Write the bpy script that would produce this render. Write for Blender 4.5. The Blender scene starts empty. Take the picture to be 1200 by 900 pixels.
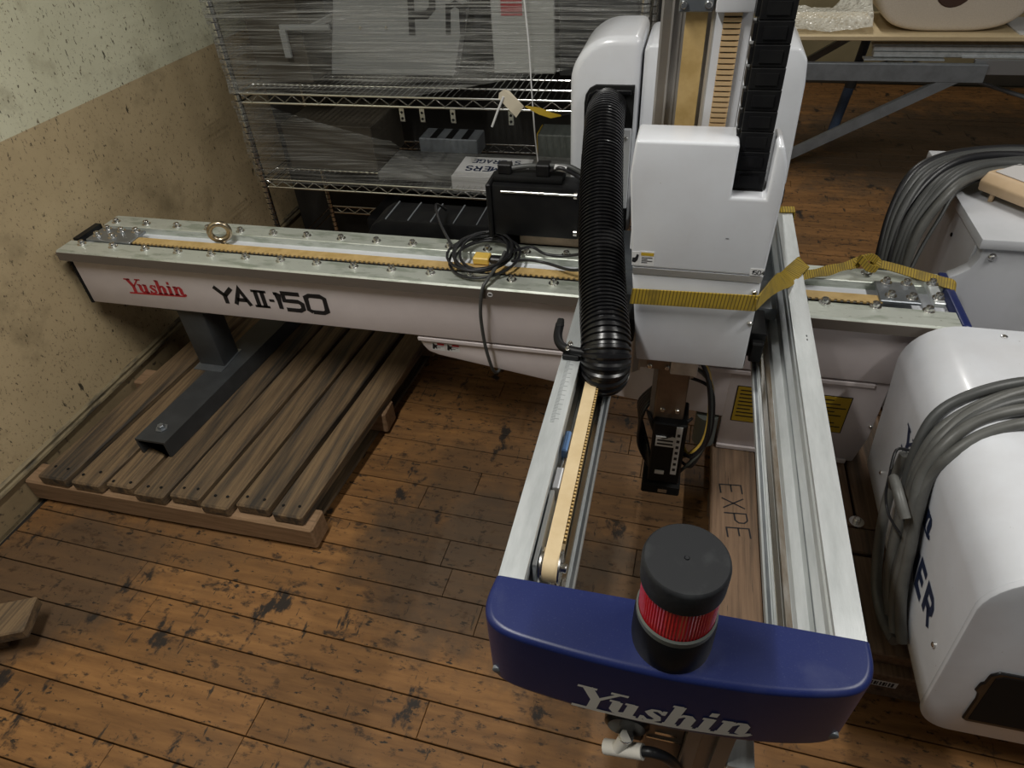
import bpy, bmesh, math, random
from mathutils import Vector, Matrix
random.seed(7)
S = bpy.context.scene
COL = S.collection
PI = math.pi

# ------------------------------------------------------------------ camera
cd = bpy.data.cameras.new('camera'); cam = bpy.data.objects.new('camera', cd); COL.objects.link(cam)
cd.sensor_fit = 'HORIZONTAL'; cd.sensor_width = 36.0; cd.lens = 23.209; cd.clip_start = 0.02
Rw = ((0.97123, 0.23218, -0.05012), (0.11312, -0.63940, -0.76043), (-0.20860, 0.73300, -0.64738))
rt = Vector(Rw[0]).normalized(); fw = Vector(Rw[2]).normalized(); up = rt.cross(fw).normalized()
mw = Matrix((rt, up, -fw)).transposed().to_4x4(); mw.translation = (0, 0, 1.7)
cam.matrix_world = mw
S.camera = cam

# ------------------------------------------------------------------ light and exposure
S.view_settings.view_transform = 'Standard'; S.view_settings.look = 'None'
S.view_settings.gamma = 1.0; S.view_settings.use_curve_mapping = False
S.view_settings.exposure = -0.32
wd = bpy.data.worlds.new('hall_light'); S.world = wd; wd.use_nodes = True
wd.node_tree.nodes['Background'].inputs[0].default_value = (0.90, 0.95, 1.0, 1)
wd.node_tree.nodes['Background'].inputs[1].default_value = 0.09
LAMPS = [(-0.85, 0.40, 3.05, 60), (1.6, 0.95, 3.05, 50), (0.3, 4.4, 3.05, 30)]
for i, (x, y, z, e) in enumerate(LAMPS):
    ld = bpy.data.lights.new('tube_light', 'AREA'); ld.shape = 'RECTANGLE'; ld.size = 0.09; ld.size_y = 1.2
    ld.energy = e; ld.color = (1.0, 0.98, 0.93)
    lo = bpy.data.objects.new('tube_light', ld); COL.objects.link(lo); lo.location = (x, y, z - 0.06)

# ------------------------------------------------------------------ materials
MATS = {}
def mat(name, col, rough=0.5, metal=0.0, col2=None, scale=8.0, stretch=(1, 1, 1), lo=0.4, hi=0.65, bump=0.0,
        bscale=60.0, spots=None, rand=0.0, coat=0.0, spec=0.5, detail=6, emit=None):
    if name in MATS: return MATS[name]
    m = bpy.data.materials.new(name); m.use_nodes = True; nt = m.node_tree; N = nt.nodes; L = nt.links
    p = N['Principled BSDF']
    p.inputs['Roughness'].default_value = rough; p.inputs['Metallic'].default_value = metal
    p.inputs['Specular IOR Level'].default_value = spec; p.inputs['Coat Weight'].default_value = coat
    cur = None
    tc = N.new('ShaderNodeTexCoord'); mp = N.new('ShaderNodeMapping'); L.new(tc.outputs['Object'], mp.inputs[0])
    mp.inputs['Scale'].default_value = stretch
    vec = mp.outputs[0]
    if rand:
        oi = N.new('ShaderNodeObjectInfo'); ad = N.new('ShaderNodeVectorMath'); ad.operation = 'ADD'
        ml = N.new('ShaderNodeMath'); ml.operation = 'MULTIPLY'; ml.inputs[1].default_value = 37.0
        L.new(oi.outputs['Random'], ml.inputs[0]); L.new(vec, ad.inputs[0]); L.new(ml.outputs[0], ad.inputs[1]); vec = ad.outputs[0]
    def noise(sc, d=detail):
        n = N.new('ShaderNodeTexNoise'); n.inputs['Scale'].default_value = sc; n.inputs['Detail'].default_value = d
        n.inputs['Roughness'].default_value = 0.62; L.new(vec, n.inputs['Vector']); return n.outputs['Fac']
    def ramp(f, a, b):
        r = N.new('ShaderNodeMapRange'); r.inputs[1].default_value = a; r.inputs[2].default_value = b; L.new(f, r.inputs[0]); return r.outputs[0]
    def mix(f, a, b):
        x = N.new('ShaderNodeMix'); x.data_type = 'RGBA'
        if isinstance(f, float): x.inputs[0].default_value = f
        else: L.new(f, x.inputs[0])
        for s, v in ((6, a), (7, b)):
            if isinstance(v, tuple): x.inputs[s].default_value = (*v, 1)
            else: L.new(v, x.inputs[s])
        return x.outputs[2]
    cur = tuple(col)
    if col2 is not None: cur = mix(ramp(noise(scale), lo, hi), cur, tuple(col2))
    if spots is not None:
        for sc, a, b, sc_col in spots: cur = mix(ramp(noise(sc), a, b), cur, tuple(sc_col))
    if rand:
        hs = N.new('ShaderNodeHueSaturation'); rr = N.new('ShaderNodeMapRange'); rr.inputs[3].default_value = 1 - rand; rr.inputs[4].default_value = 1 + rand
        L.new(oi.outputs['Random'], rr.inputs[0]); L.new(rr.outputs[0], hs.inputs['Value'])
        if isinstance(cur, tuple): hs.inputs['Color'].default_value = (*cur, 1)
        else: L.new(cur, hs.inputs['Color'])
        cur = hs.outputs[0]
    if isinstance(cur, tuple): p.inputs['Base Color'].default_value = (*cur, 1)
    else: L.new(cur, p.inputs['Base Color'])
    if bump:
        b = N.new('ShaderNodeBump'); b.inputs['Strength'].default_value = bump; b.inputs['Distance'].default_value = 0.002
        L.new(noise(bscale), b.inputs['Height']); L.new(b.outputs[0], p.inputs['Normal'])
    if emit: p.inputs['Emission Color'].default_value = (*emit[0], 1); p.inputs['Emission Strength'].default_value = emit[1]
    MATS[name] = m
    return m

WHITE = mat('white_enamel', (0.67, 0.69, 0.73), 0.24, col2=(0.62, 0.63, 0.66), scale=5, spots=[(90, 0.70, 0.74, (0.35, 0.32, 0.30))], coat=0.15)
CREAM = mat('cream_white', (0.64, 0.58, 0.58), 0.38, col2=(0.58, 0.52, 0.52), scale=4)
ALU = mat('brushed_aluminium', (0.68, 0.71, 0.72), 0.36, 0.55, col2=(0.55, 0.58, 0.585), scale=6, stretch=(6, 1, 6), bump=0.12, bscale=90)
ALUX = mat('tarnished_aluminium', (0.60, 0.63, 0.57), 0.45, 0.55, col2=(0.40, 0.44, 0.37), scale=9, stretch=(1, 4, 4), lo=0.5, hi=0.62,
           spots=[(60, 0.66, 0.7, (0.16, 0.15, 0.10))])
ALUD = mat('dull_aluminium_lip', (0.45, 0.42, 0.38), 0.45, 0.6)
LIP = mat('brown_grey_lip', (0.14, 0.118, 0.10), 0.5, 0.2)
STEEL = mat('bright_steel', (0.75, 0.74, 0.72), 0.22, 1.0)
STEELD = mat('grey_steel_plate', (0.30, 0.32, 0.34), 0.38, 0.8, col2=(0.22, 0.24, 0.26), scale=12)
CHROME = mat('chrome_wire', (0.75, 0.75, 0.73), 0.2, 1.0)
BRASS = mat('zinc_brass', (0.48, 0.40, 0.28), 0.28, 1.0)
BLACK = mat('black_plastic', (0.006, 0.006, 0.007), 0.45, col2=(0.011, 0.011, 0.011), scale=15, spec=0.22)
BLACKG = mat('black_rubber_gloss', (0.005, 0.005, 0.006), 0.28, spots=[(7, 0.58, 0.74, (0.035, 0.035, 0.037))])
BLACKM = mat('black_matt', (0.008, 0.008, 0.008), 0.7, spec=0.2)
BLUE = mat('blue_enamel', (0.0105, 0.018, 0.088), 0.34, coat=0.0, spec=0.35, col2=(0.013, 0.021, 0.10), scale=3,
           spots=[(420, 0.58, 0.72, (0.035, 0.044, 0.12)), (9, 0.55, 0.70, (0.026, 0.034, 0.108))])
BELT = mat('tan_belt', (0.52, 0.36, 0.15), 0.6, col2=(0.42, 0.28, 0.10), scale=25)
BELTL = mat('pale_belt', (0.60, 0.47, 0.28), 0.6, col2=(0.54, 0.41, 0.23), scale=20)
RED = mat('red_lens', (0.55, 0.008, 0.015), 0.18, coat=0.4, spec=0.7)
REDP = mat('red_print', (0.42, 0.02, 0.03), 0.5)
INK = mat('black_print', (0.01, 0.01, 0.012), 0.5)
WPRINT = mat('white_print', (0.80, 0.77, 0.70), 0.5)
DARKSTEEL = mat('dark_painted_steel', (0.028, 0.030, 0.032), 0.5, col2=(0.042, 0.045, 0.047), scale=10)
GREYMET = mat('grey_painted_metal', (0.22, 0.24, 0.26), 0.5, 0.3, col2=(0.17, 0.185, 0.20), scale=12)
BLUEGREY = mat('blue_painted_leg', (0.07, 0.11, 0.19), 0.5, col2=(0.05, 0.075, 0.13), scale=15)
CABLEG = mat('grey_cable', (0.105, 0.105, 0.098), 0.45, col2=(0.08, 0.08, 0.073), scale=20)
CABLED = mat('dark_grey_cable', (0.06, 0.062, 0.06), 0.45)
CABLEB = mat('black_cable', (0.013, 0.013, 0.015), 0.4)
BEIGE = mat('beige_plastic', (0.55, 0.40, 0.25), 0.5, col2=(0.48, 0.34, 0.20), scale=9)
FOAM = mat('white_foam', (0.66, 0.59, 0.50), 0.85, bump=0.6, bscale=160, col2=(0.60, 0.53, 0.44), scale=150)
PALEWOOD = mat('pale_plywood', (0.62, 0.50, 0.31), 0.5, col2=(0.55, 0.43, 0.25), scale=4, stretch=(1, 8, 8))
PAPER = mat('white_paper', (0.62, 0.62, 0.62), 0.6)
MANILA = mat('manila_tag', (0.55, 0.49, 0.38), 0.7)
YELLOW = mat('yellow_label', (0.45, 0.30, 0.02), 0.5)
YELP = mat('yellow_plastic', (0.75, 0.50, 0.10), 0.4)
CARD = mat('grey_card_box', (0.27, 0.28, 0.275), 0.6)
CARDD = mat('brown_card_box', (0.062, 0.052, 0.037), 0.7, col2=(0.045, 0.037, 0.026), scale=6)
DARKBOX = mat('dark_equipment', (0.035, 0.036, 0.037), 0.5)
GREENG = mat('grey_green_device', (0.10, 0.11, 0.10), 0.5)
COPPER = mat('brown_steel', (0.26, 0.19, 0.14), 0.4, 0.6, col2=(0.20, 0.15, 0.11), scale=20)
LAMPM = mat('lamp_tube_glow', (0.9, 0.9, 0.85), 0.5, emit=((1, 0.97, 0.9), 2.0))
CEIL = mat('ceiling_paint', (0.6, 0.58, 0.52), 0.8)
DARKGAP = mat('dark_subfloor', (0.012, 0.009, 0.007), 0.9)
BROWNLINE = mat('moulding_paint', (0.22, 0.175, 0.10), 0.6, col2=(0.06, 0.05, 0.035), scale=30, stretch=(1, .3, 1), lo=0.45, hi=0.62)
LENSB = mat('blue_plastic', (0.12, 0.22, 0.42), 0.3)
OLIVE = mat('olive_wall', (0.30, 0.25, 0.14), 0.75, col2=(0.25, 0.21, 0.115), scale=3)

def pallet_mat(name, c1, c2, c3):
    return mat(name, c1, 0.75, col2=c2, scale=5, stretch=(20, 0.8, 20), lo=0.42, hi=0.62, rand=0.14, bump=0.5, bscale=9,
               spots=[(1.3, 0.46, 0.64, c3), (11, 0.66, 0.71, (0.035, 0.025, 0.018))])
PWOOD = pallet_mat('weathered_pallet_wood', (0.165, 0.107, 0.054), (0.095, 0.060, 0.031), (0.032, 0.025, 0.018))
PWOODX = mat('pallet_stringer_wood', (0.27, 0.165, 0.09), 0.75, col2=(0.20, 0.12, 0.06), scale=5, stretch=(1.2, 16, 16), lo=0.42, hi=0.62, rand=0.1,
             bump=0.4, bscale=9, spots=[(4, 0.66, 0.74, (0.12, 0.07, 0.04))])
SKIDW = pallet_mat('skid_wood', (0.17, 0.105, 0.062), (0.12, 0.073, 0.043), (0.055, 0.038, 0.025))

def floor_mat():
    m = bpy.data.materials.new('worn_floor_boards'); m.use_nodes = True; nt = m.node_tree; N = nt.nodes; L = nt.links
    p = N['Principled BSDF']; p.inputs['Roughness'].default_value = 0.48
    oi = N.new('ShaderNodeObjectInfo'); geo = N.new('ShaderNodeNewGeometry')
    def noise(sc, stretch, off=True, d=8):
        mp = N.new('ShaderNodeMapping'); mp.inputs['Scale'].default_value = stretch; L.new(geo.outputs['Position'], mp.inputs[0]); v = mp.outputs[0]
        if off:
            ml = N.new('ShaderNodeMath'); ml.operation = 'MULTIPLY'; ml.inputs[1].default_value = 41; L.new(oi.outputs['Random'], ml.inputs[0])
            ad = N.new('ShaderNodeVectorMath'); L.new(v, ad.inputs[0]); L.new(ml.outputs[0], ad.inputs[1]); v = ad.outputs[0]
        n = N.new('ShaderNodeTexNoise'); n.inputs['Scale'].default_value = sc; n.inputs['Detail'].default_value = d; n.inputs['Roughness'].default_value = 0.65
        L.new(v, n.inputs['Vector']); return n.outputs['Fac']
    def ramp(f, a, b):
        r = N.new('ShaderNodeMapRange'); r.inputs[1].default_value = a; r.inputs[2].default_value = b; L.new(f, r.inputs[0]); return r.outputs[0]
    def mix(f, a, b):
        x = N.new('ShaderNodeMix'); x.data_type = 'RGBA'; L.new(f, x.inputs[0])
        for s, v in ((6, a), (7, b)):
            if isinstance(v, tuple): x.inputs[s].default_value = (*v, 1)
            else: L.new(v, x.inputs[s])
        return x.outputs[2]
    c = mix(ramp(noise(4, (1.0, 9, 1)), 0.35, 0.7), (0.255, 0.124, 0.041), (0.135, 0.063, 0.021))
    hs = N.new('ShaderNodeHueSaturation'); rr = N.new('ShaderNodeMapRange'); rr.inputs[3].default_value = 0.82; rr.inputs[4].default_value = 1.14
    L.new(oi.outputs['Random'], rr.inputs[0]); L.new(rr.outputs[0], hs.inputs['Value']); L.new(c, hs.inputs['Color']); c = hs.outputs[0]
    # hand-placed dark patches with ragged edges, some of them worn stains (centre x, y, radius x, radius y, strength)
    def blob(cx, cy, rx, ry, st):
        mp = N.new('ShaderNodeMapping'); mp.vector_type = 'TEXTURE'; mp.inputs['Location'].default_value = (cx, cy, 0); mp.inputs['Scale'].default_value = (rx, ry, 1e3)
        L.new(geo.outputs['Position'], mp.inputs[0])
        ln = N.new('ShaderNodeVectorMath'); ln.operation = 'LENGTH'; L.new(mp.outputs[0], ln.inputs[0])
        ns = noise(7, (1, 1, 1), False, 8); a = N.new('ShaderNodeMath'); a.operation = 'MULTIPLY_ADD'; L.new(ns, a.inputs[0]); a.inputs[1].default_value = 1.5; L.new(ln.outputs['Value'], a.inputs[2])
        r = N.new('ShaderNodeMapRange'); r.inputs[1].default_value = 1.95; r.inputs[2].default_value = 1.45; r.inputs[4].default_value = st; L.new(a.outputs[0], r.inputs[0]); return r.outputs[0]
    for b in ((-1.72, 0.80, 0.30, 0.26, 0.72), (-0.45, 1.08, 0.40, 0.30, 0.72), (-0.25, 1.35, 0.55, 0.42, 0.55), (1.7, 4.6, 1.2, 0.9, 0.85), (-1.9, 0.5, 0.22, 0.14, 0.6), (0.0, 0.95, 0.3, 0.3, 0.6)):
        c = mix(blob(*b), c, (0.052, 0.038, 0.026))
    c = mix(ramp(noise(1.7, (1, 1, 1), False), 0.52, 0.75), c, (0.12, 0.066, 0.03))
    c = mix(ramp(noise(26, (0.8, 1.4, 1)), 0.56, 0.66), c, (0.055, 0.030, 0.014))
    c = mix(ramp(noise(6.5, (1.3, .8, 1), False), 0.60, 0.65), c, (0.022, 0.016, 0.012))
    c = mix(ramp(noise(55, (0.5, 1, 1)), 0.60, 0.655), c, (0.025, 0.017, 0.010))
    c = mix(ramp(noise(16, (2.6, .5, 1), False), 0.625, 0.66), c, (0.04, 0.026, 0.015))
    L.new(c, p.inputs['Base Color'])
    b = N.new('ShaderNodeBump'); b.inputs['Strength'].default_value = 0.35; b.inputs['Distance'].default_value = 0.002
    L.new(noise(22, (0.6, 3, 1)), b.inputs['Height']); L.new(b.outputs[0], p.inputs['Normal'])
    p.inputs['Roughness'].default_value = 0.62; p.inputs['Specular IOR Level'].default_value = 0.3
    return m
FLOORM = floor_mat()

def wall_mat():
    m = bpy.data.materials.new('two_tone_plaster'); m.use_nodes = True; nt = m.node_tree; N = nt.nodes; L = nt.links
    p = N['Principled BSDF']; p.inputs['Roughness'].default_value = 0.6
    geo = N.new('ShaderNodeNewGeometry'); sp = N.new('ShaderNodeSeparateXYZ'); L.new(geo.outputs['Position'], sp.inputs[0])
    def noise(sc, stretch=(1, 1, 1), d=8):
        mp = N.new('ShaderNodeMapping'); mp.inputs['Scale'].default_value = stretch; mp.inputs['Rotation'].default_value = (0.5, 0, 0); L.new(geo.outputs['Position'], mp.inputs[0])
        n = N.new('ShaderNodeTexNoise'); n.inputs['Scale'].default_value = sc; n.inputs['Detail'].default_value = d; n.inputs['Roughness'].default_value = 0.65
        L.new(mp.outputs[0], n.inputs['Vector']); return n.outputs['Fac']
    def ramp(f, a, b):
        r = N.new('ShaderNodeMapRange'); r.inputs[1].default_value = a; r.inputs[2].default_value = b; L.new(f, r.inputs[0]); return r.outputs[0]
    def mix(f, a, b):
        x = N.new('ShaderNodeMix'); x.data_type = 'RGBA'; L.new(f, x.inputs[0])
        for s, v in ((6, a), (7, b)):
            if isinstance(v, tuple): x.inputs[s].default_value = (*v, 1)
            else: L.new(v, x.inputs[s])
        return x.outputs[2]
    a = mix(ramp(noise(2.5), 0.35, 0.7), (0.66, 0.64, 0.47), (0.57, 0.55, 0.39))
    b = mix(ramp(noise(2.2), 0.35, 0.7), (0.52, 0.405, 0.24), (0.41, 0.315, 0.18))
    c = mix(ramp(sp.outputs['Z'], 1.0315, 1.0335), b, a)
    c = mix(ramp(noise(3.0), 0.54, 0.75), c, (0.20, 0.155, 0.085))
    c = mix(ramp(noise(70, (1, 1.2, 0.6)), 0.61, 0.66), c, (0.075, 0.056, 0.034))
    c = mix(ramp(noise(120, (1, 1, 0.7)), 0.60, 0.66), c, (0.16, 0.12, 0.07))
    c = mix(ramp(noise(20, (1, 1.7, 0.6)), 0.655, 0.69), c, (0.05, 0.04, 0.025))
    L.new(c, p.inputs['Base Color'])
    bp = N.new('ShaderNodeBump'); bp.inputs['Strength'].default_value = 0.3; bp.inputs['Distance'].default_value = 0.003
    L.new(noise(30), bp.inputs['Height']); L.new(bp.outputs[0], p.inputs['Normal'])
    return m
WALLM = wall_mat()

def film_mat(name='stretch_film', k=1.0):
    m = bpy.data.materials.new(name); m.use_nodes = True; nt = m.node_tree; N = nt.nodes; L = nt.links
    p = N['Principled BSDF']; out = N['Material Output']
    p.inputs['Base Color'].default_value = (0.25, 0.25, 0.235, 1); p.inputs['Roughness'].default_value = 0.18; p.inputs['Specular IOR Level'].default_value = 0.8
    tr = N.new('ShaderNodeBsdfTransparent'); mx = N.new('ShaderNodeMixShader')
    tc = N.new('ShaderNodeTexCoord')
    def noise(sc, st, rot, d=6):
        mp = N.new('ShaderNodeMapping'); mp.inputs['Scale'].default_value = st; mp.inputs['Rotation'].default_value = (0, rot, 0); L.new(tc.outputs['Object'], mp.inputs[0])
        n = N.new('ShaderNodeTexNoise'); n.inputs['Scale'].default_value = sc; n.inputs['Detail'].default_value = d; L.new(mp.outputs[0], n.inputs['Vector']); return n.outputs['Fac']
    def mr(f, a, b, lo, hi):
        r = N.new('ShaderNodeMapRange'); r.inputs[1].default_value = a; r.inputs[2].default_value = b; r.inputs[3].default_value = lo; r.inputs[4].default_value = hi; L.new(f, r.inputs[0]); return r.outputs[0]
    def mth(op, a, b):
        q = N.new('ShaderNodeMath'); q.operation = op; L.new(a, q.inputs[0]); L.new(b, q.inputs[1]); return q.outputs[0]
    s1 = mr(noise(5, (0.5, 1, 22), -0.09), 0.44, 0.60, 0.0, 0.42)
    s2 = mr(noise(9, (0.35, 1, 30), 0.02), 0.5, 0.60, 0.0, 0.36)
    s3 = mr(noise(2.2, (1, 1, 1.6), 0), 0.40, 0.66, 0.0, 0.22)
    f = mth('ADD', mth('ADD', s1, s2), s3)
    r = mr(f, 0, 1, 0, k)
    L.new(r, mx.inputs[0]); L.new(tr.outputs[0], mx.inputs[1]); L.new(p.outputs[0], mx.inputs[2]); L.new(mx.outputs[0], out.inputs[0])
    b = N.new('ShaderNodeBump'); b.inputs['Strength'].default_value = 0.9; b.inputs['Distance'].default_value = 0.010
    L.new(noise(6, (0.5, 1, 24), -0.05), b.inputs['Height']); L.new(b.outputs[0], p.inputs['Normal'])
    return m
FILM = film_mat('stretch_film', 0.92); FILM2 = film_mat('stretch_film_thin', 0.55)
def bubble_mat():
    m = bpy.data.materials.new('bubble_wrap_plastic'); m.use_nodes = True; nt = m.node_tree; N = nt.nodes; L = nt.links
    p = N['Principled BSDF']; out = N['Material Output']; p.inputs['Base Color'].default_value = (0.7, 0.68, 0.6, 1); p.inputs['Roughness'].default_value = 0.15
    tr = N.new('ShaderNodeBsdfTransparent'); mx = N.new('ShaderNodeMixShader'); vo = N.new('ShaderNodeTexVoronoi'); vo.inputs['Scale'].default_value = 45
    tc = N.new('ShaderNodeTexCoord'); L.new(tc.outputs['Object'], vo.inputs['Vector'])
    r = N.new('ShaderNodeMapRange'); r.inputs[1].default_value = 0; r.inputs[2].default_value = 0.6; r.inputs[3].default_value = 0.3; r.inputs[4].default_value = 0.75; L.new(vo.outputs['Distance'], r.inputs[0])
    L.new(r.outputs[0], mx.inputs[0]); L.new(tr.outputs[0], mx.inputs[1]); L.new(p.outputs[0], mx.inputs[2]); L.new(mx.outputs[0], out.inputs[0])
    b = N.new('ShaderNodeBump'); b.inputs['Distance'].default_value = 0.01; b.invert = True; L.new(vo.outputs['Distance'], b.inputs['Height']); L.new(b.outputs[0], p.inputs['Normal'])
    return m
BUBBLE = bubble_mat()
def strap_mat():
    m = bpy.data.materials.new('yellow_webbing'); m.use_nodes = True; nt = m.node_tree; N = nt.nodes; L = nt.links
    p = N['Principled BSDF']; p.inputs['Roughness'].default_value = 0.7
    uv = N.new('ShaderNodeUVMap'); sp = N.new('ShaderNodeSeparateXYZ'); L.new(uv.outputs[0], sp.inputs[0])
    w = N.new('ShaderNodeMath'); w.operation = 'SINE'; ml = N.new('ShaderNodeMath'); ml.operation = 'MULTIPLY'; ml.inputs[1].default_value = 900; L.new(sp.outputs[0], ml.inputs[0]); L.new(ml.outputs[0], w.inputs[0])
    r = N.new('ShaderNodeMapRange'); r.inputs[1].default_value = 0.35; r.inputs[2].default_value = 0.9; L.new(w.outputs[0], r.inputs[0])
    tc = N.new('ShaderNodeTexCoord'); n = N.new('ShaderNodeTexNoise'); n.inputs['Scale'].default_value = 28; L.new(tc.outputs['Object'], n.inputs[0])
    r2 = N.new('ShaderNodeMapRange'); r2.inputs[1].default_value = 0.5; r2.inputs[2].default_value = 0.75; L.new(n.outputs['Fac'], r2.inputs[0])
    x = N.new('ShaderNodeMix'); x.data_type = 'RGBA'; x.inputs[6].default_value = (0.36, 0.245, 0.022, 1); x.inputs[7].default_value = (0.10, 0.066, 0.008, 1); L.new(r.outputs[0], x.inputs[0])
    y = N.new('ShaderNodeMix'); y.data_type = 'RGBA'; L.new(r2.outputs[0], y.inputs[0]); L.new(x.outputs[2], y.inputs[6]); y.inputs[7].default_value = (0.17, 0.12, 0.02, 1)
    L.new(y.outputs[2], p.inputs['Base Color'])
    return m
STRAP = strap_mat()

# ------------------------------------------------------------------ helpers
WLOC = {}
def thing(name, label, cat, loc=(0, 0, 0), group=None):
    o = bpy.data.objects.new(name, None); COL.objects.link(o); o.empty_display_size = 0.05
    o.location = loc; WLOC[o.name] = Vector(loc); o['label'] = label; o['category'] = cat
    if group: o['group'] = group
    return o
def put(name, me, parent=None, loc=(0, 0, 0), label=None, rot=None):
    o = bpy.data.objects.new(name, me); COL.objects.link(o); loc = Vector(loc); WLOC[o.name] = loc
    if parent is not None:
        o.parent = parent; o.location = loc - WLOC[parent.name]
    else: o.location = loc
    if rot: o.rotation_euler = rot
    if label: o['label'] = label
    return o
def tag(o, label, cat, group=None):
    o['label'] = label; o['category'] = cat
    if group: o['group'] = group
    return o
def struct(o, label=None):
    o['kind'] = 'structure'
    if label: o['label'] = label
    return o
def fin(bm, name, m, smooth=False, angle=35):
    bmesh.ops.recalc_face_normals(bm, faces=bm.faces[:])
    me = bpy.data.meshes.new(name); bm.to_mesh(me); bm.free()
    me.materials.append(m)
    if smooth:
        for p in me.polygons: p.use_smooth = True
        try: me.set_sharp_from_angle(angle=math.radians(angle))
        except Exception: pass
    return me
def bm_box(bm, x0, x1, y0, y1, z0, z1):
    v = [bm.verts.new(p) for p in ((x0, y0, z0), (x1, y0, z0), (x1, y1, z0), (x0, y1, z0), (x0, y0, z1), (x1, y0, z1), (x1, y1, z1), (x0, y1, z1))]
    for f in ((0, 3, 2, 1), (4, 5, 6, 7), (0, 1, 5, 4), (1, 2, 6, 5), (2, 3, 7, 6), (3, 0, 4, 7)): bm.faces.new([v[i] for i in f])
    return v
def box(name, x0, x1, y0, y1, z0, z1, m, parent=None, bev=0.0, seg=2, label=None):
    bm = bmesh.new(); bm_box(bm, x0, x1, y0, y1, z0, z1)
    if bev: bmesh.ops.bevel(bm, geom=bm.edges[:], offset=bev, segments=seg, affect='EDGES', profile=0.5)
    return put(name, fin(bm, name, m, bool(bev)), parent, label=label)
def prism(name, pts, axis, a0, a1, m, parent=None, bev=0.0, seg=3, smooth=False, label=None, only=None):
    """pts: 2D polygon; axis 'x' (pts are y,z), 'y' (x,z) or 'z' (x,y)"""
    def P(u, v, a): return {'x': (a, u, v), 'y': (u, a, v), 'z': (u, v, a)}[axis]
    bm = bmesh.new(); A = [bm.verts.new(P(u, v, a0)) for u, v in pts]; B = [bm.verts.new(P(u, v, a1)) for u, v in pts]
    bm.faces.new(A); bm.faces.new(B[::-1]); n = len(pts)
    for i in range(n): bm.faces.new((A[i], A[(i + 1) % n], B[(i + 1) % n], B[i]))
    bmesh.ops.recalc_face_normals(bm, faces=bm.faces[:])
    if bev:
        if only == 'a0': es = [e for e in bm.edges if e.verts[0] in A and e.verts[1] in A]
        elif only == 'caps': es = [e for e in bm.edges if (e.verts[0] in A) == (e.verts[1] in A)]
        else: es = [e for e in bm.edges if e.calc_face_angle(0) > 0.3]
        bmesh.ops.bevel(bm, geom=es, offset=bev, segments=seg, affect='EDGES', profile=0.5, clamp_overlap=True)
    bmesh.ops.triangulate(bm, faces=[f for f in bm.faces if len(f.verts) > 4])
    return put(name, fin(bm, name, m, smooth or bool(bev)), parent, label=label)
def catmull(pts, n=8, closed=False):
    P = [Vector(p) for p in pts]; out = []; N = len(P)
    rng = range(N if closed else N - 1)
    for i in rng:
        if closed: p0, p1, p2, p3 = P[(i - 1) % N], P[i], P[(i + 1) % N], P[(i + 2) % N]
        else: p0, p1, p2, p3 = P[max(i - 1, 0)], P[i], P[i + 1], P[min(i + 2, N - 1)]
        for j in range(n):
            t = j / n
            out.append(0.5 * ((2 * p1) + (-p0 + p2) * t + (2 * p0 - 5 * p1 + 4 * p2 - p3) * t * t + (-p0 + 3 * p1 - 3 * p2 + p3) * t ** 3))
    if not closed: out.append(P[-1])
    return out
def bm_tube(bm, pts, r, seg=8, closed=False, cap=True):
    pts = [Vector(p) for p in pts]; n = len(pts); rings = []; prev = None
    for i, p in enumerate(pts):
        if closed: t = pts[(i + 1) % n] - pts[(i - 1) % n]
        else: t = pts[min(i + 1, n - 1)] - pts[max(i - 1, 0)]
        t.normalize()
        if prev is None: a = t.orthogonal().normalized()
        else:
            a = prev - t * prev.dot(t)
            a = a.normalized() if a.length > 1e-6 else t.orthogonal().normalized()
        prev = a; b = t.cross(a); rr = r[i] if hasattr(r, '__len__') else r
        rings.append([bm.verts.new(p + rr * (math.cos(2 * PI * k / seg) * a + math.sin(2 * PI * k / seg) * b)) for k in range(seg)])
    for i in range(n if closed else n - 1):
        A, B = rings[i], rings[(i + 1) % n]
        for k in range(seg): bm.faces.new((A[k], A[(k + 1) % seg], B[(k + 1) % seg], B[k]))
    if cap and not closed: bm.faces.new(rings[0][::-1]); bm.faces.new(rings[-1])
def tube(name, pts, r, m, parent=None, seg=8, smooth_n=0, closed=False, label=None):
    if smooth_n: pts = catmull(pts, smooth_n, closed)
    bm = bmesh.new(); bm_tube(bm, pts, r, seg, closed)
    return put(name, fin(bm, name, m, True, 60), parent, label=label)
def lathe_me(name, prof, m, seg=32, axis='z', smooth=True):
    bm = bmesh.new(); rings = []
    for r, h in prof:
        ring = []
        for k in range(seg):
            c, s = math.cos(2 * PI * k / seg) * r, math.sin(2 * PI * k / seg) * r
            ring.append(bm.verts.new({'z': (c, s, h), 'x': (h, c, s), 'y': (c, h, s)}[axis]))
        rings.append(ring)
    for A, B in zip(rings, rings[1:]):
        for k in range(seg): bm.faces.new((A[k], A[(k + 1) % seg], B[(k + 1) % seg], B[k]))
    bm.faces.new(rings[0]); bm.faces.new(rings[-1])
    return fin(bm, name, m, smooth, 40)
def lathe(name, prof, m, loc, parent=None, seg=32, axis='z', label=None):
    return put(name, lathe_me(name, prof, m, seg, axis), parent, loc, label)
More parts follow.
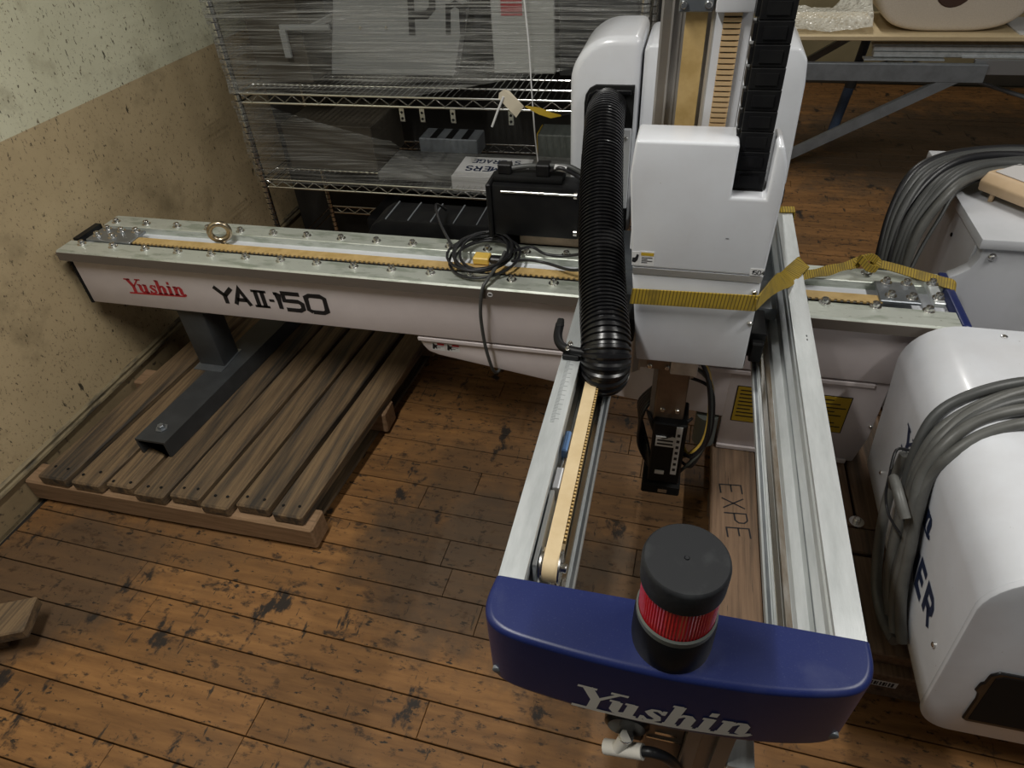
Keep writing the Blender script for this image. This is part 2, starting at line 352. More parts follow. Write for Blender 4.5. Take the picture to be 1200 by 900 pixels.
def ribbon(name, cen, side, w, th, m, parent=None):
    """flat strap along cen[] with side direction(s), uv u along length in metres"""
    bm = bmesh.new(); uvl = bm.loops.layers.uv.new('UVMap'); rows = []; d = 0
    for i, c in enumerate(cen):
        c = Vector(c); s = Vector(side[i]).normalized() * (w[i] if hasattr(w, '__len__') else w) / 2
        t = (Vector(cen[min(i + 1, len(cen) - 1)]) - Vector(cen[max(i - 1, 0)])).normalized(); n = t.cross(s).normalized() * th / 2
        if i: d += (c - Vector(cen[i - 1])).length
        rows.append(([bm.verts.new(q) for q in (c - s - n, c + s - n, c + s + n, c - s + n)], d))
    for (A, da), (B, db) in zip(rows, rows[1:]):
        for k in range(4):
            f = bm.faces.new((A[k], A[(k + 1) % 4], B[(k + 1) % 4], B[k]))
            for lp, u in zip(f.loops, ((da, k), (da, k + 1), (db, k + 1), (db, k))): lp[uvl].uv = u
    for r in (rows[0][0], rows[-1][0]): bm.faces.new(r)
    return put(name, fin(bm, name, m, True, 50), parent)

# bolt heads: one mesh for each kind, shared by every copy
SOCK = lathe_me('bolt', [(0.0135, 0), (0.0135, 0.002), (0.0085, 0.0022), (0.0085, 0.011), (0.0075, 0.0125), (0.0045, 0.0125), (0.004, 0.007), (0.0005, 0.007)], STEEL, 12)
SCREWY = lathe_me('screw', [(0.0065, 0), (0.0065, -0.003), (0.0045, -0.006), (0.002, -0.006), (0.0015, -0.003), (0.0003, -0.003)], STEEL, 12, 'y')
def bolts(parent, pts, me=SOCK, name='bolt', sc=1.12):
    for p in pts:
        o = put(name, me, parent, p)
        if sc != 1.0: o.scale = (sc,) * 3

# lettering built from strokes: list of polylines [(u, v, w), ...]
def strip2(poly):
    out = []
    n = len(poly)
    for i, (u, v, w) in enumerate(poly):
        a = Vector(poly[max(i - 1, 0)][:2]); b = Vector(poly[min(i + 1, n - 1)][:2]); t = (b - a).normalized(); nrm = Vector((-t.y, t.x))
        k = 1.0
        if 0 < i < n - 1:
            t1 = (Vector((u, v)) - a).normalized(); c = max(0.45, nrm.dot(Vector((-t1.y, t1.x)))); k = 1 / c
        out.append((Vector((u, v)) - nrm * w / 2 * k, Vector((u, v)) + nrm * w / 2 * k))
    return out
def lettering(name, strokes, fn, m, parent):
    bm = bmesh.new()
    for poly in strokes:
        dense = []
        for a, b in zip(poly, poly[1:]):
            dl = math.hypot(b[0] - a[0], b[1] - a[1]); k = max(1, int(dl / 0.35))
            for j in range(k): dense.append(tuple(a[q] + (b[q] - a[q]) * j / k for q in range(3)))
        dense.append(poly[-1]); st = strip2(dense)
        V = [(bm.verts.new(fn(*l)), bm.verts.new(fn(*r))) for l, r in st]
        for A, B in zip(V, V[1:]): bm.faces.new((A[0], B[0], B[1], A[1]))
    return put(name, fin(bm, name, m), parent)
def arc(cx, cy, rx, ry, a0, a1, w, n=10):
    return [(cx + rx * math.cos(math.radians(a0 + (a1 - a0) * i / n)), cy + ry * math.sin(math.radians(a0 + (a1 - a0) * i / n)), w) for i in range(n + 1)]
def serif_logo():
    k, t = 0.25, 0.10; s = []
    # Y
    s += [[(0.13, 0.98, k), (0.44, 0.46, k), (0.44, 0.0, k)], [(0.92, 0.98, t), (0.48, 0.46, 0.12)], [(-0.12, 0.97, t), (0.36, 0.97, t)], [(0.70, 0.97, t), (1.12, 0.97, t)]]
    def u(x): return [[(x + .10, 0.60, k), (x + .10, 0.20, k), (x + .16, 0.08, .15), (x + .27, 0.04, .12), (x + .40, 0.12, t)], [(x + .47, 0.63, k), (x + .47, 0.0, k)], [(x - .10, .60, t), (x + .15, .60, t)], [(x + .28, .60, t), (x + .5, .60, t)], [(x + .42, .03, t), (x + .68, .03, t)]]
    s += u(0.86)
    x = 1.62   # s
    s += [[(x + .44, .50, t), (x + .32, .60, .1), (x + .18, .58, .12), (x + .12, .47, .15), (x + .22, .36, .19), (x + .38, .25, .19), (x + .42, .14, .15), (x + .32, .04, .12), (x + .16, .04, .1), (x + .05, .16, t)], [(x + .47, .64, t), (x + .47, .42, t)], [(x + .03, .0, t), (x + .03, .22, t)]]
    x = 2.22   # h
    s += [[(x + .12, 1.0, k), (x + .12, 0, k)], [(x - .06, .98, t), (x + .18, .98, t)], [(x + .2, .44, t), (x + .32, .58, .12), (x + .44, .56, .16), (x + .50, .44, k), (x + .50, 0, k)], [(x - .04, .03, t), (x + .3, .03, t)], [(x + .36, .03, t), (x + .68, .03, t)]]
    x = 3.02   # i
    s += [[(x + .12, .63, k), (x + .12, 0, k)], [(x - .06, .60, t), (x + .18, .60, t)], [(x - .04, .03, t), (x + .3, .03, t)], [(x + .03, .85, .2), (x + .21, .85, .2)]]
    x = 3.46   # n
    s += [[(x + .12, .63, k), (x + .12, 0, k)], [(x - .06, .60, t), (x + .18, .60, t)], [(x + .2, .44, t), (x + .32, .58, .12), (x + .44, .56, .16), (x + .50, .44, k), (x + .52, .12, k), (x + .62, .03, .12), (x + .78, .08, t)], [(x - .04, .03, t), (x + .3, .03, t)]]
    s += [[(-0.06, -0.06, 0.12), (4.05, -0.06, 0.12), (4.2, -0.02, .08), (4.28, 0.06, .04)]]
    return [[(a + 0.0 * b, b, w) for a, b, w in p] for p in s]
G = {
 'D': [[(0, 0), (0, 1)], [(0, 1), (.35, 1), (.55, .8), (.55, .2), (.35, 0), (0, 0)]], 'I': [[(.1, 0), (.1, 1)]],
 'M': [[(0, 0), (0, 1), (.35, .35), (.7, 1), (.7, 0)]], 'E': [[(.55, 1), (0, 1), (0, 0), (.55, 0)], [(0, .52), (.45, .52)]],
 'R': [[(0, 0), (0, 1), (.45, 1), (.57, .85), (.57, .65), (.45, .5), (0, .5)], [(.3, .5), (.6, 0)]],
 'S': [[(.55, .85), (.4, 1), (.15, 1), (0, .85), (0, .65), (.15, .53), (.4, .47), (.55, .35), (.55, .15), (.4, 0), (.15, 0), (0, .15)]],
 'T': [[(0, 1), (.6, 1)], [(.3, 1), (.3, 0)]], 'O': [[(.15, 0), (.45, 0), (.6, .15), (.6, .85), (.45, 1), (.15, 1), (0, .85), (0, .15), (.15, 0)]],
 'A': [[(0, 0), (.3, 1), (.6, 0)], [(.1, .32), (.5, .32)]], 'G': [[(.58, .85), (.45, 1), (.15, 1), (0, .85), (0, .15), (.15, 0), (.58, 0), (.58, .48), (.32, .48)]],
 'N': [[(0, 0), (0, 1), (.58, 0), (.58, 1)]], 'P': [[(0, 0), (0, 1), (.4, 1), (.55, .85), (.55, .6), (.4, .45), (0, .45)]],
 'm': [[(0, 0), (0, .7)], [(0, .6), (.15, .7), (.32, .6), (.32, 0)], [(.32, .6), (.48, .7), (.65, .6), (.65, 0)]],
 '1': [[(0, .85), (.15, 1), (.15, 0)]], '5': [[(.55, 1), (0, 1), (0, .55), (.45, .55), (.57, .42), (.57, .12), (.45, 0), (0, 0)]],
 '0': [[(.12, 0), (.48, 0), (.6, .12), (.6, .88), (.48, 1), (.12, 1), (0, .88), (0, .12), (.12, 0)]],
 '4': [[(.45, 0), (.45, 1), (0, .35), (.6, .35)]], 'Y': [[(0, 1), (.35, .5), (.35, 0)], [(.7, 1), (.35, .5)]], '-': [[(0, .45), (.3, .45)]],
 'F': [[(0, 0), (0, 1), (.5, 1)], [(0, .5), (.4, .5)]]}
def word(txt, w=0.16, sx=1.0, gap=0.3, adv=None):
    out = []; x = 0
    for c in txt:
        if c == ' ': x += .6; continue
        mxu = 0
        for pl in G[c]:
            out.append([(x + u * sx, v, w) for u, v in pl]); mxu = max(mxu, max(u for u, v in pl))
        x += mxu * sx + gap
    return out
def plane_fn(o, u, v, s):
    o, u, v = Vector(o), Vector(u).normalized() * s, Vector(v).normalized() * s
    return lambda a, b: o + u * a + v * b

# ================================================================== SETTING
XW = -2.03
# floor: dark sub-floor slab and individual worn boards running left to right
fl = struct(box('floor', XW - 0.02, 3.6, -2.2, 6.1, -0.06, -0.022, DARKGAP), 'old worn wooden plank floor')
BW, ANG = 0.0967, math.radians(-1.7)
rnd = random.Random(3)
ca, sa = math.cos(ANG), math.sin(ANG)
def board_mesh(x0, x1, y0, y1):
    bm = bmesh.new(); bm_box(bm, x0, x1, y0, y1, -0.022, 0)
    top = [e for e in bm.edges if all(v.co.z > -0.001 for v in e.verts)]
    bmesh.ops.bevel(bm, geom=top, offset=0.0012, segments=1, affect='EDGES')
    return fin(bm, 'floor_board', FLOORM)
row = -6; nb = 0
while True:
    y0 = 0.756 + row * BW; y1 = y0 + BW - 0.0034
    if y0 > 5.9: break
    # part of the row that the room shows (nearer rows only need the strip in front of the camera)
    xa, xb = XW + 0.01, (2.2 if y0 < 2.6 else 3.4)
    x = xa - rnd.uniform(0, 0.9)
    while x < xb:
        ln = rnd.choice((0.85, 1.2, 1.5, 1.9, 2.4)) + rnd.uniform(-.1, .1)
        a, b = max(x, xa), min(x + ln - 0.0018, xb)
        if b - a > 0.05:
            o = put('floor_board', board_mesh(a, b, y0, y1), fl, (0, 0, rnd.uniform(-0.0007, 0.0007)), rot=(0, 0, ANG)); nb += 1
        x += ln
    row += 1

wl = struct(box('wall_left', XW - 0.12, XW, -2.2, 6.1, -0.06, 3.2, WALLM), 'two tone plaster wall, cream above tan')
bb = struct(box('baseboard_left', XW, XW + 0.008, -2.2, 5.95, 0.0, 0.108, mat('tan_base_paint', (.27, .20, .11), .6, col2=(.18, .135, .075), scale=5, spots=[(40, .6, .66, (.06, .045, .03))])), 'flat tan base board along the left wall')
struct(prism('trim_1', [(XW, 0.1082), (XW + 0.012, 0.1082), (XW + 0.020, 0.116), (XW + 0.018, 0.124), (XW + 0.010, 0.127), (XW + 0.012, 0.138), (XW, 0.144)], 'y', -2.2, 5.95, BROWNLINE), 'grimy moulding strip on top of the left base board')
struct(box('wall_back', XW, 3.6, 5.98, 6.1, -0.06, 3.2, OLIVE), 'olive tan back wall beyond the table')
struct(box('baseboard_back', XW, 3.6, 5.955, 5.98, 0, 0.10, CARDD), 'dark base board on the back wall')
struct(box('ceiling', XW, 3.6, -2.2, 6.1, 3.2, 3.26, CEIL), 'pale ceiling')
for x, y, z, e in LAMPS:
    t = thing('ceiling_lamp', 'fluorescent tube lamp on the ceiling ' + {-0.85: 'above the pallet and blue end cover', 1.6: 'above the rounded white housing', 0.3: 'beside the work table'}[x], 'lamp', (x, y, z), 'fluorescent ceiling lamps')
    box('housing', x - .11, x + .11, y - .65, y + .65, 3.11, 3.2, GREYMET, t, .01)
    for s in (-1, 1): tube('tube', [(x + s * .05, y - .6, 3.085), (x + s * .05, y + .6, 3.085)], 0.014, LAMPM, t, 10)

# ================================================================== LEFT PALLET
SH = 0.085   # the deck boards lean this much to the right for each metre of depth
pal = thing('wooden_pallet', 'weathered wooden pallet on the floor under the long white beam', 'pallet', (-1.5, 1.5, 0))
def slanted(name, x0, x1, y0, y1, z0, z1, m, parent, sh=SH, bev=0.006, label=None):
    bm = bmesh.new(); bm_box(bm, x0, x1, y0, y1, z0, z1)
    bmesh.ops.bevel(bm, geom=bm.edges[:], offset=bev, segments=1, affect='EDGES')
    for v in bm.verts: v.co.x += (v.co.y - y0) * sh
    return put(name, fin(bm, name, m), parent, label=label)
PX = [(-1.938, -1.822), (-1.808, -1.690), (-1.683, -1.576), (-1.569, -1.452), (-1.446, -1.332), (-1.326, -1.222), (-1.214, -1.096), (-1.084, -0.975)]
for i, (a, b) in enumerate(PX):
    slanted('deck_board', a, b - .007, 1.045 + rnd.uniform(-.012, .012), 2.12, 0.103, 0.145 + rnd.uniform(-.002, .002), PWOOD, pal)
for y in (1.035, 1.56, 2.02):
    off = (y - 1.035) * SH * 0.6
    bm = bmesh.new(); bm_box(bm, -2.018 + off, -0.955 + off, y, y + 0.085, 0.012, 0.1025)
    bmesh.ops.bevel(bm, geom=bm.edges[:], offset=0.006, segments=1, affect='EDGES'); put('stringer', fin(bm, 'stringer', PWOODX), pal)
for x in (-1.93, -1.5, -1.06): slanted('bottom_board', x - .05, x + .05, 1.06, 2.09, 0.0, 0.0118, PWOOD, pal)
NAIL = lathe_me('nail', [(0.005, 0), (0.0045, 0.0012), (0.0005, 0.0014)], BLACKM, 8)
for a, b in PX:
    for dx in (.28, .72):
        put('nail', NAIL, pal, (a + (b - a) * dx + rnd.uniform(-.008, .008), 1.075 + rnd.uniform(-.012, .02), 0.1465))
# corner of a second pallet at the left edge of the picture
p2 = thing('wooden_pallet', 'corner of a grey weathered pallet board at the lower left', 'pallet', (-1.72, 0.5, 0))
pts = [(-2.02, 0.375), (-1.585, 0.575), (-1.63, 0.675), (-2.02, 0.495)]
prism('deck_board', pts, 'z', 0.062, 0.1, PWOOD, p2, 0.004, 1)
prism('stringer', [(-2.0, 0.415), (-1.68, 0.56), (-1.71, 0.62), (-2.0, 0.475)], 'z', 0.0, 0.0615, PWOOD, p2, 0.004, 1)

# ================================================================== BEAM SUPPORT STAND
st = thing('beam_support_stand', 'dark steel post on a channel foot bolted to the pallet', 'stand', (-1.6, 1.6, 0.145))
bm = bmesh.new()
pr = [(-1.648, .146), (-1.648, .212), (-1.533, .212), (-1.533, .146), (-1.541, .146), (-1.541, .204), (-1.640, .204), (-1.640, .146)]
A = [bm.verts.new((x, 1.195, z)) for x, z in pr]; B = [bm.verts.new((x + .075, 2.05, z)) for x, z in pr]
bm.faces.new(A); bm.faces.new(B[::-1])
for i in range(8): bm.faces.new((A[i], A[(i + 1) % 8], B[(i + 1) % 8], B[i]))
bmesh.ops.triangulate(bm, faces=[f for f in bm.faces if len(f.verts) > 4])
put('foot_channel', fin(bm, 'foot_channel', DARKSTEEL), st)
box('post', -1.662, -1.556, 1.592, 1.69, 0.2125, 0.462, DARKSTEEL, st, 0.006)
box('top_plate', -1.70, -1.52, 1.578, 1.78, 0.4625, 0.4695, DARKSTEEL, st, 0.002)
box('weld_plate', -1.668, -1.55, 1.56, 1.70, 0.2122, 0.215, STEELD, st)
WASH = lathe_me('bolt', [(0.021, 0), (0.021, 0.003), (0.012, 0.0035), (0.012, 0.014), (0.010, 0.016), (0.001, 0.016)], STEELD, 6, smooth=False)
for p in ((-1.585, 1.255, .2125), (-1.527, 1.945, .2125)): put('bolt', WASH, st, p)

# ================================================================== ROBOT (one bolted machine)
rb = thing('gantry_robot', 'white industrial gantry robot with long beam, aluminium rails and blue end cover', 'robot', (0.3, 1.6, 0.14))
# --- traverse beam
BX0, BX1 = -1.99, 0.732
beam = prism('traverse_beam', [(1.572, 0.470), (1.572, 0.655), (1.80, 0.655), (1.80, 0.470)], 'x', BX0 + .012, BX1, CREAM, rb, 0.004, 2, label='long pinkish white box beam')
prism('front_flange', [(1.551, 0.652), (1.548, 0.658), (1.548, 0.680), (1.553, 0.686), (1.622, 0.686), (1.622, 0.678), (1.575, 0.678), (1.575, 0.652)], 'x', BX0 - .005, BX1, ALUX, beam)
box('flange_lip', BX0 - .005, BX1, 1.5455, 1.5478, 0.6515, 0.6815, LIP, beam)
prism('rear_flange', [(1.742, 0.657), (1.742, 0.686), (1.815, 0.686), (1.815, 0.657)], 'x', BX0 + .03, BX1, ALUX, beam, 0.002, 1)
box('channel_floor', BX0 + .02, BX1, 1.622, 1.742, 0.6552, 0.662, WHITE, beam)
# toothed belt with its cut edge towards the front
def toothed(name, x0, x1, ya, yb, z, pitch, m, parent, th=0.004):
    bm = bmesh.new(); pts = []; x = x0
    while x < x1:
        pts += [(x, ya), (x + pitch * .5, ya), (x + pitch * .5, ya + .006), (x + pitch, ya + .006)]; x += pitch
    row = []
    for px, py in pts: row.append([bm.verts.new(q) for q in ((px, py, z), (px, yb, z), (px, yb, z - th), (px, py, z - th))])
    for A, B in zip(row, row[1:]):
        for k in range(4):
            bm.faces.new((A[k], A[(k + 1) % 4], B[(k + 1) % 4], B[k]))
    return put(name, fin(bm, name, m), parent)
toothed('drive_belt', -1.79, 0.55, 1.634, 1.674, 0.6875, 0.016, BELT, beam)
box('belt_groove', -1.80, 0.56, 1.624, 1.6405, 0.6622, 0.6805, BLACKM, beam)
BSC = 1.2
bolts(beam, [(-1.933 + .1247 * i, 1.602, 0.686) for i in range(14)] + [(0.417, 1.62, .686), (0.541, 1.62, .686), (0.668, 1.62, .686)])
bolts(beam, [(-1.925 + .1247 * i, 1.766, 0.686) for i in range(14)] + [(0.545, 1.79, .686), (0.67, 1.79, .686)])
# end plates of the belt
box('belt_clamp', -1.935, -1.76, 1.625, 1.712, 0.684, 0.693, STEELD, beam, .002, 1)
bolts(beam, [(-1.91, 1.655, .693), (-1.845, 1.65, .693), (-1.845, 1.695, .693), (-1.79, 1.70, .693), (-1.905, 1.70, .693)])
box('belt_clamp', 0.555, 0.655, 1.642, 1.742, 0.684, 0.693, STEELD, beam, .002, 1)
box('tension_block', 0.682, 0.71, 1.64, 1.755, 0.684, 0.699, ALU, beam, .002, 1)
bolts(beam, [(0.584, 1.735, .693), (0.635, 1.735, .693), (0.584, 1.668, .693), (0.635, 1.664, .693), (0.696, 1.735, .699), (0.696, 1.665, .699)])
box('end_plate', BX0, BX0 + .0118, 1.570, 1.802, 0.466, 0.652, BLACKM, beam, .002, 1, label='black end plate')
box('end_bar', BX0 - .003, BX0 + .02, 1.63, 1.742, 0.657, 0.69, BLACK, beam)
prism('end_cover', [(1.545, 0.46), (1.543, 0.672), (1.56, 0.69), (1.82, 0.69), (1.825, 0.46)], 'x', BX1 + .0003, BX1 + .022, BLUE, beam, 0.004, 2, label='dark blue end cover')
ey = lathe('eye_bolt', [(.016, .662), (.016, .668), (.009, .670), (.008, .69), (.003, .69)], BRASS, (-1.455, 1.70, 0), beam, 14)
tube('ring', [(-1.455 + .027 * math.cos(a), 1.70 + .014 * math.cos(a), .716 + .029 * math.sin(a)) for a in [2 * PI * i / 28 for i in range(28)]], .0098, BRASS, ey, 8, closed=True)
lettering('logo_print', serif_logo(), plane_fn((-1.795, 1.5712, 0.530), (1, 0, 0.03), (0.06, 0, 1), 0.0535), REDP, beam)
s = word('Y', .25, 1.5) + [[(p[0] + 1.05, p[1], p[2]) for p in q] for q in word('A', .24, 1.5)]
s += [[(2.2, .03, .15), (3.08, .03, .15)], [(2.2, .97, .15), (3.08, .97, .15)], [(2.45, 0, .25), (2.45, 1, .25)], [(2.83, 0, .25), (2.83, 1, .25)]]
s += [[(3.15, .47, .16), (3.45, .47, .16)], [(3.5, .93, .18), (3.70, .93, .18), (3.74, .9, .26), (3.74, 0, .26)]]
for x, c in ((4.05, '5'), (5.35, '0')): s += [[(x + u * 1.75, v, .25) for u, v in pl] for pl in G[c]]
lettering('model_print', s, plane_fn((-1.448, 1.5712, 0.522), (1, 0, 0.0), (0, 0, 1), 0.0625), INK, beam)
ar = lathe('arrow_sticker', [(.008, 0), (.008, -.0006), (.0002, -.0006)], PAPER, (-0.488, 1.5454, .667), beam, 16, 'y')
box('arrow_mark', -0.493, -0.483, 1.5442, 1.5447, .6648, .6692, INK, ar)
# --- skirt and base housing below the beam
sk = prism('skirt_panel', [(-0.752, 0.462), (-0.752, 0.452), (-0.742, 0.422), (-0.725, 0.400), (-0.69, 0.388), (-0.556, 0.367), (-0.292, 0.326), (0.007, 0.286), (0.3, 0.26), (0.3, 0.462)], 'y', 1.585, 1.79, CREAM, rb, 0.006, 2)
box('skirt_trim', -0.752, 0.60, 1.574, 1.5848, 0.448, 0.4625, CREAM, sk, .002, 1)
def label_card(x0, x1, z0, z1, y, m, lines, head, parent, name='warning_label', hm=REDP):
    c = box(name, x0, x1, y - .0006, y, z0, z1, m, parent)
    if head: box('label_print', x0 + .002, x1 - .002, y - .0010, y - .0007, z1 - .010, z1 - .003, hm, c)
    for i in range(lines):
        zz = z1 - .014 - i * (z1 - z0 - .018) / max(lines, 1)
        box('label_print', x0 + .004, x1 - .004 - (.01 if i % 2 else 0), y - .0010, y - .0007, zz - .0012, zz + .0004, INK, c)
    return c
for x in (-.712, -.662):
    c = label_card(x, x + .044, .409, .440, 1.585, PAPER, 2, False, sk)
    box('label_print', x + .020, x + .043, 1.5839, 1.5843, .430, .438, REDP, c)
    prism('label_print', [(x + .002, .414), (x + .008, .412), (x + .012, .42), (x + .018, .412), (x + .017, .424), (x + .021, .430), (x + .012, .430), (x + .006, .438), (x + .004, .428)], 'y', 1.5839, 1.5843, INK, c)
base = prism('base_housing', [(0.215, 0.145), (0.622, 0.145), (0.640, 0.25), (0.640, 0.462), (0.215, 0.462)], 'y', 1.5835, 1.79, CREAM, rb, 0.006, 2)
box('base_foot_strip', 0.215, 0.60, 1.574, 1.583, .142, .158, CREAM, base, .002, 1)
for (x0, x1) in ((0.245, 0.315), (0.440, 0.556)):
    c = box('caution_plate', x0, x1, 1.5815, 1.5832, 0.262, 0.397, YELLOW, base)
    box('caution_plate_border', x0 - .003, x1 + .003, 1.5825, 1.5834, 0.259, 0.400, INK, c)
    for i in range(8):
        zz = .385 - i * .0145; ww = (x1 - x0) * (0.55 + .35 * ((i * 7) % 5) / 4)
        box('label_print', x0 + .008, min(x0 + .008 + ww, x1 - .006), 1.5808, 1.5813, zz - .0018, zz + .0018, INK, c)
put('screw', SCREWY, base, (0.632, 1.5835, .30))
tube('conduit_stub', [(0.175, 1.60, .146), (0.175, 1.60, .26)], .035, GREENG, rb, 16)
# --- carriage riding on the beam, seen between the rails
box('carriage_plate', -0.21, 0.34, 1.53, 1.86, 0.703, 0.735, STEELD, rb, .004)
for x in (-.15, .13, .27): box('carriage_bearing', x - .035, x + .035, 1.585, 1.80, 0.6875, 0.7028, DARKSTEEL, rb)
# --- kick rails
def rail(name, s, c, y0, y1, label):
    """extruded aluminium rail: profile in distance from outer face (d) and height"""
    prof = [(0, .69), (0, .82), (.041, .82), (.041, .812), (.034, .806), (.034, .792), (.038, .789), (.038, .770), (.030, .766), (.030, .748), (.042, .742), (.046, .722), (.062, .716),
            (.066, .706), (.082, .706), (.082, .712), (.096, .712), (.096, .704), (.107, .704), (.107, .69)]
    return prism(name, [(c - s * d, z) for d, z in prof], 'y', y0, y1, ALU, rb, label=label)
rr = rail('kick_rail', 1, 0.325, 0.547, 1.90, 'right aluminium rail')
rl = rail('kick_rail', -1, -0.199, 0.547, 1.86, 'left aluminium rail')
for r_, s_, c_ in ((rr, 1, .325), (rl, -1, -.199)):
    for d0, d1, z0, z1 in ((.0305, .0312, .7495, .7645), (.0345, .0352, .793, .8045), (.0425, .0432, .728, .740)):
        a_, b_ = sorted((c_ - s_ * d0, c_ - s_ * d1)); box('groove_shade_strip', a_, b_, .56, 1.84, z0, z1, STEELD, r_)  # thin dark strips stand in for shade inside the rail grooves
    a_, b_ = sorted((c_ - s_ * .067, c_ - s_ * .0815)); box('dirty_channel', a_, b_, .56, 1.84, .7062, .7068, mat('channel_grime', (.16, .12, .08), .6, .2, col2=(.3, .28, .25), scale=14, stretch=(4, .6, 1)), r_)
    a_, b_ = sorted((c_ - s_ * .098, c_ - s_ * .1035)); box('groove_shade_strip', a_, b_, .56, 1.84, .7042, .7048, STEELD, r_)
for r_, x in ((rr, 0.325 - .0885), (rl, -0.199 + .0885)): box('guide_track', x - .005, x + .005, .56, 1.84, .7122, .7215, STEEL, r_, .001, 1)
box('rail_print', 0.309, 0.3115, 1.262, 1.268, .8201, .8204, INK, rr); box('rail_print', 0.309, 0.3115, 1.248, 1.254, .8201, .8204, INK, rr)
bm = bmesh.new(); y = .90
while y < 1.09:
    bm_box(bm, -.186, -.186 + (.016 if int(round(y / .0035)) % 4 == 0 else .008), y, y + .0008, .8201, .8203); y += .0035
o = put('scale_print', fin(bm, 'scale_print', STEELD), rl); o['kind'] = 'stuff'
# belt and pulley on the left rail
PY, PZ, PR = 0.622, 0.762, 0.026
bm = bmesh.new(); path = [(1.5, PZ + PR)] + [(PY + PR * math.cos(math.radians(a)), PZ + PR * math.sin(math.radians(a))) for a in range(90, 271, 15)] + [(1.5, PZ - PR)]
X0, X1 = -0.142, -0.117; rows = []
for i, (y, z) in enumerate(path):
    a = Vector(path[max(i - 1, 0)]); b = Vector(path[min(i + 1, len(path) - 1)]); t = (b - a).normalized(); n = Vector((t.y, -t.x)) * -.003
    rows.append([bm.verts.new(q) for q in ((X0, y, z), (X1, y, z), (X1, y + n.x, z + n.y), (X0, y + n.x, z + n.y))])
for A, B in zip(rows, rows[1:]):
    for k in range(4): bm.faces.new((A[k], A[(k + 1) % 4], B[(k + 1) % 4], B[k]))
put('rail_belt', fin(bm, 'rail_belt', BELTL, True, 40), rl, label='pale tan toothed belt')
bm = bmesh.new(); y = .66
while y < 1.45: bm_box(bm, X1 - .003, X1 + .0045, y, y + .004, PZ + PR - .0125, PZ + PR - .0035); y += .008
o = put('belt_teeth', fin(bm, 'belt_teeth', BELT), rl); o['kind'] = 'stuff'
pu = lathe('pulley', [(.030, -.002), (.030, .001), (.0225, .0012), (.0225, .0288), (.030, .029), (.030, .032), (.008, .032), (.008, .041), (.002, .041)], STEEL, (-0.1455, PY, PZ), rl, 24, 'x')
box('pulley_bracket', -0.1575, -0.150, .60, .76, .735, .790, ALU, rl, .001, 1)
box('tension_screw_block', -0.1568, -0.144, .77, .82, .748, .785, WHITE, rl, .001, 1)
tube('tension_screw', [(-.150, .82, .767), (-.150, .90, .767)], .004, STEEL, rl, 8)
box('sensor', -0.157, -0.145, .86, .915, .755, .79, LENSB, rl, .003, 1, label='small blue sensor')
# --- blue end cover with beacon
CAPO = [(-0.201, 0.5465), (-0.205, 0.508), (-0.200, 0.482), (-0.186, 0.466), (-0.158, 0.4555), (-0.10, 0.4485), (-0.03, 0.4435), (0.06, 0.441), (0.13, 0.4435), (0.19, 0.448), (0.25, 0.457), (0.296, 0.470), (0.318, 0.488), (0.327, 0.515), (0.327, 0.5465)]
CAPO = [(p.x, p.y) for p in catmull([(x, y, 0) for x, y in CAPO], 4)]
bm = bmesh.new()
def ring(z, ins):
    cx, cy = 0.062, 0.5465
    out = []
    for x, y in CAPO:
        dx, dy = x - cx, y - cy; out.append(bm.verts.new((cx + dx * (1 - ins / .27), cy + dy * (1 - ins / .105), z)))
    return out
R = [ring(.672, .004), ring(.676, .0), ring(.680, .0), ring(.8185, .0), ring(.8205, .0), ring(.8245, .0015), ring(.8268, .0042), ring(.828, .0075), ring(.828, .0095)]
for A, B in zip(R, R[1:]):
    for i in range(len(A) - 1): bm.faces.new((A[i], A[i + 1], B[i + 1], B[i]))
    bm.faces.new((A[-1], A[0], B[0], B[-1]))
bm.faces.new(R[-1]); bm.faces.new(R[0][::-1])
blu = put('blue_end_cover', fin(bm, 'blue_end_cover', BLUE, True, 70), rb, label='glossy dark blue end cover with rounded corners')
def capy(x):
    for (a, ya), (b, yb) in zip(CAPO[1:], CAPO[2:]):
        if a <= x <= b: return ya + (yb - ya) * (x - a) / (b - a)
    return .45
lettering('logo_print', serif_logo(), lambda u, v: Vector((-0.062 + u * .0592 + v * .012, capy(-0.062 + u * .0592) - .0009, .6835 + v * .062 + u * .0025)), WPRINT, blu)
for x in (-.186, .302): lathe('end_plug', [(.009, .004), (.009, -.0012), (.0075, -.002), (.001, -.002)], GREYMET, (x, capy(x), .692), blu, 14, 'y')
bc = lathe('beacon_base', [(.0540, .8275), (.0550, .838), (.0545, .885), (.0525, .893), (.0480, .8945), (.001, .8945)], BLACK, (0.063, 0.500, 0), blu, 48, label='black round beacon base')
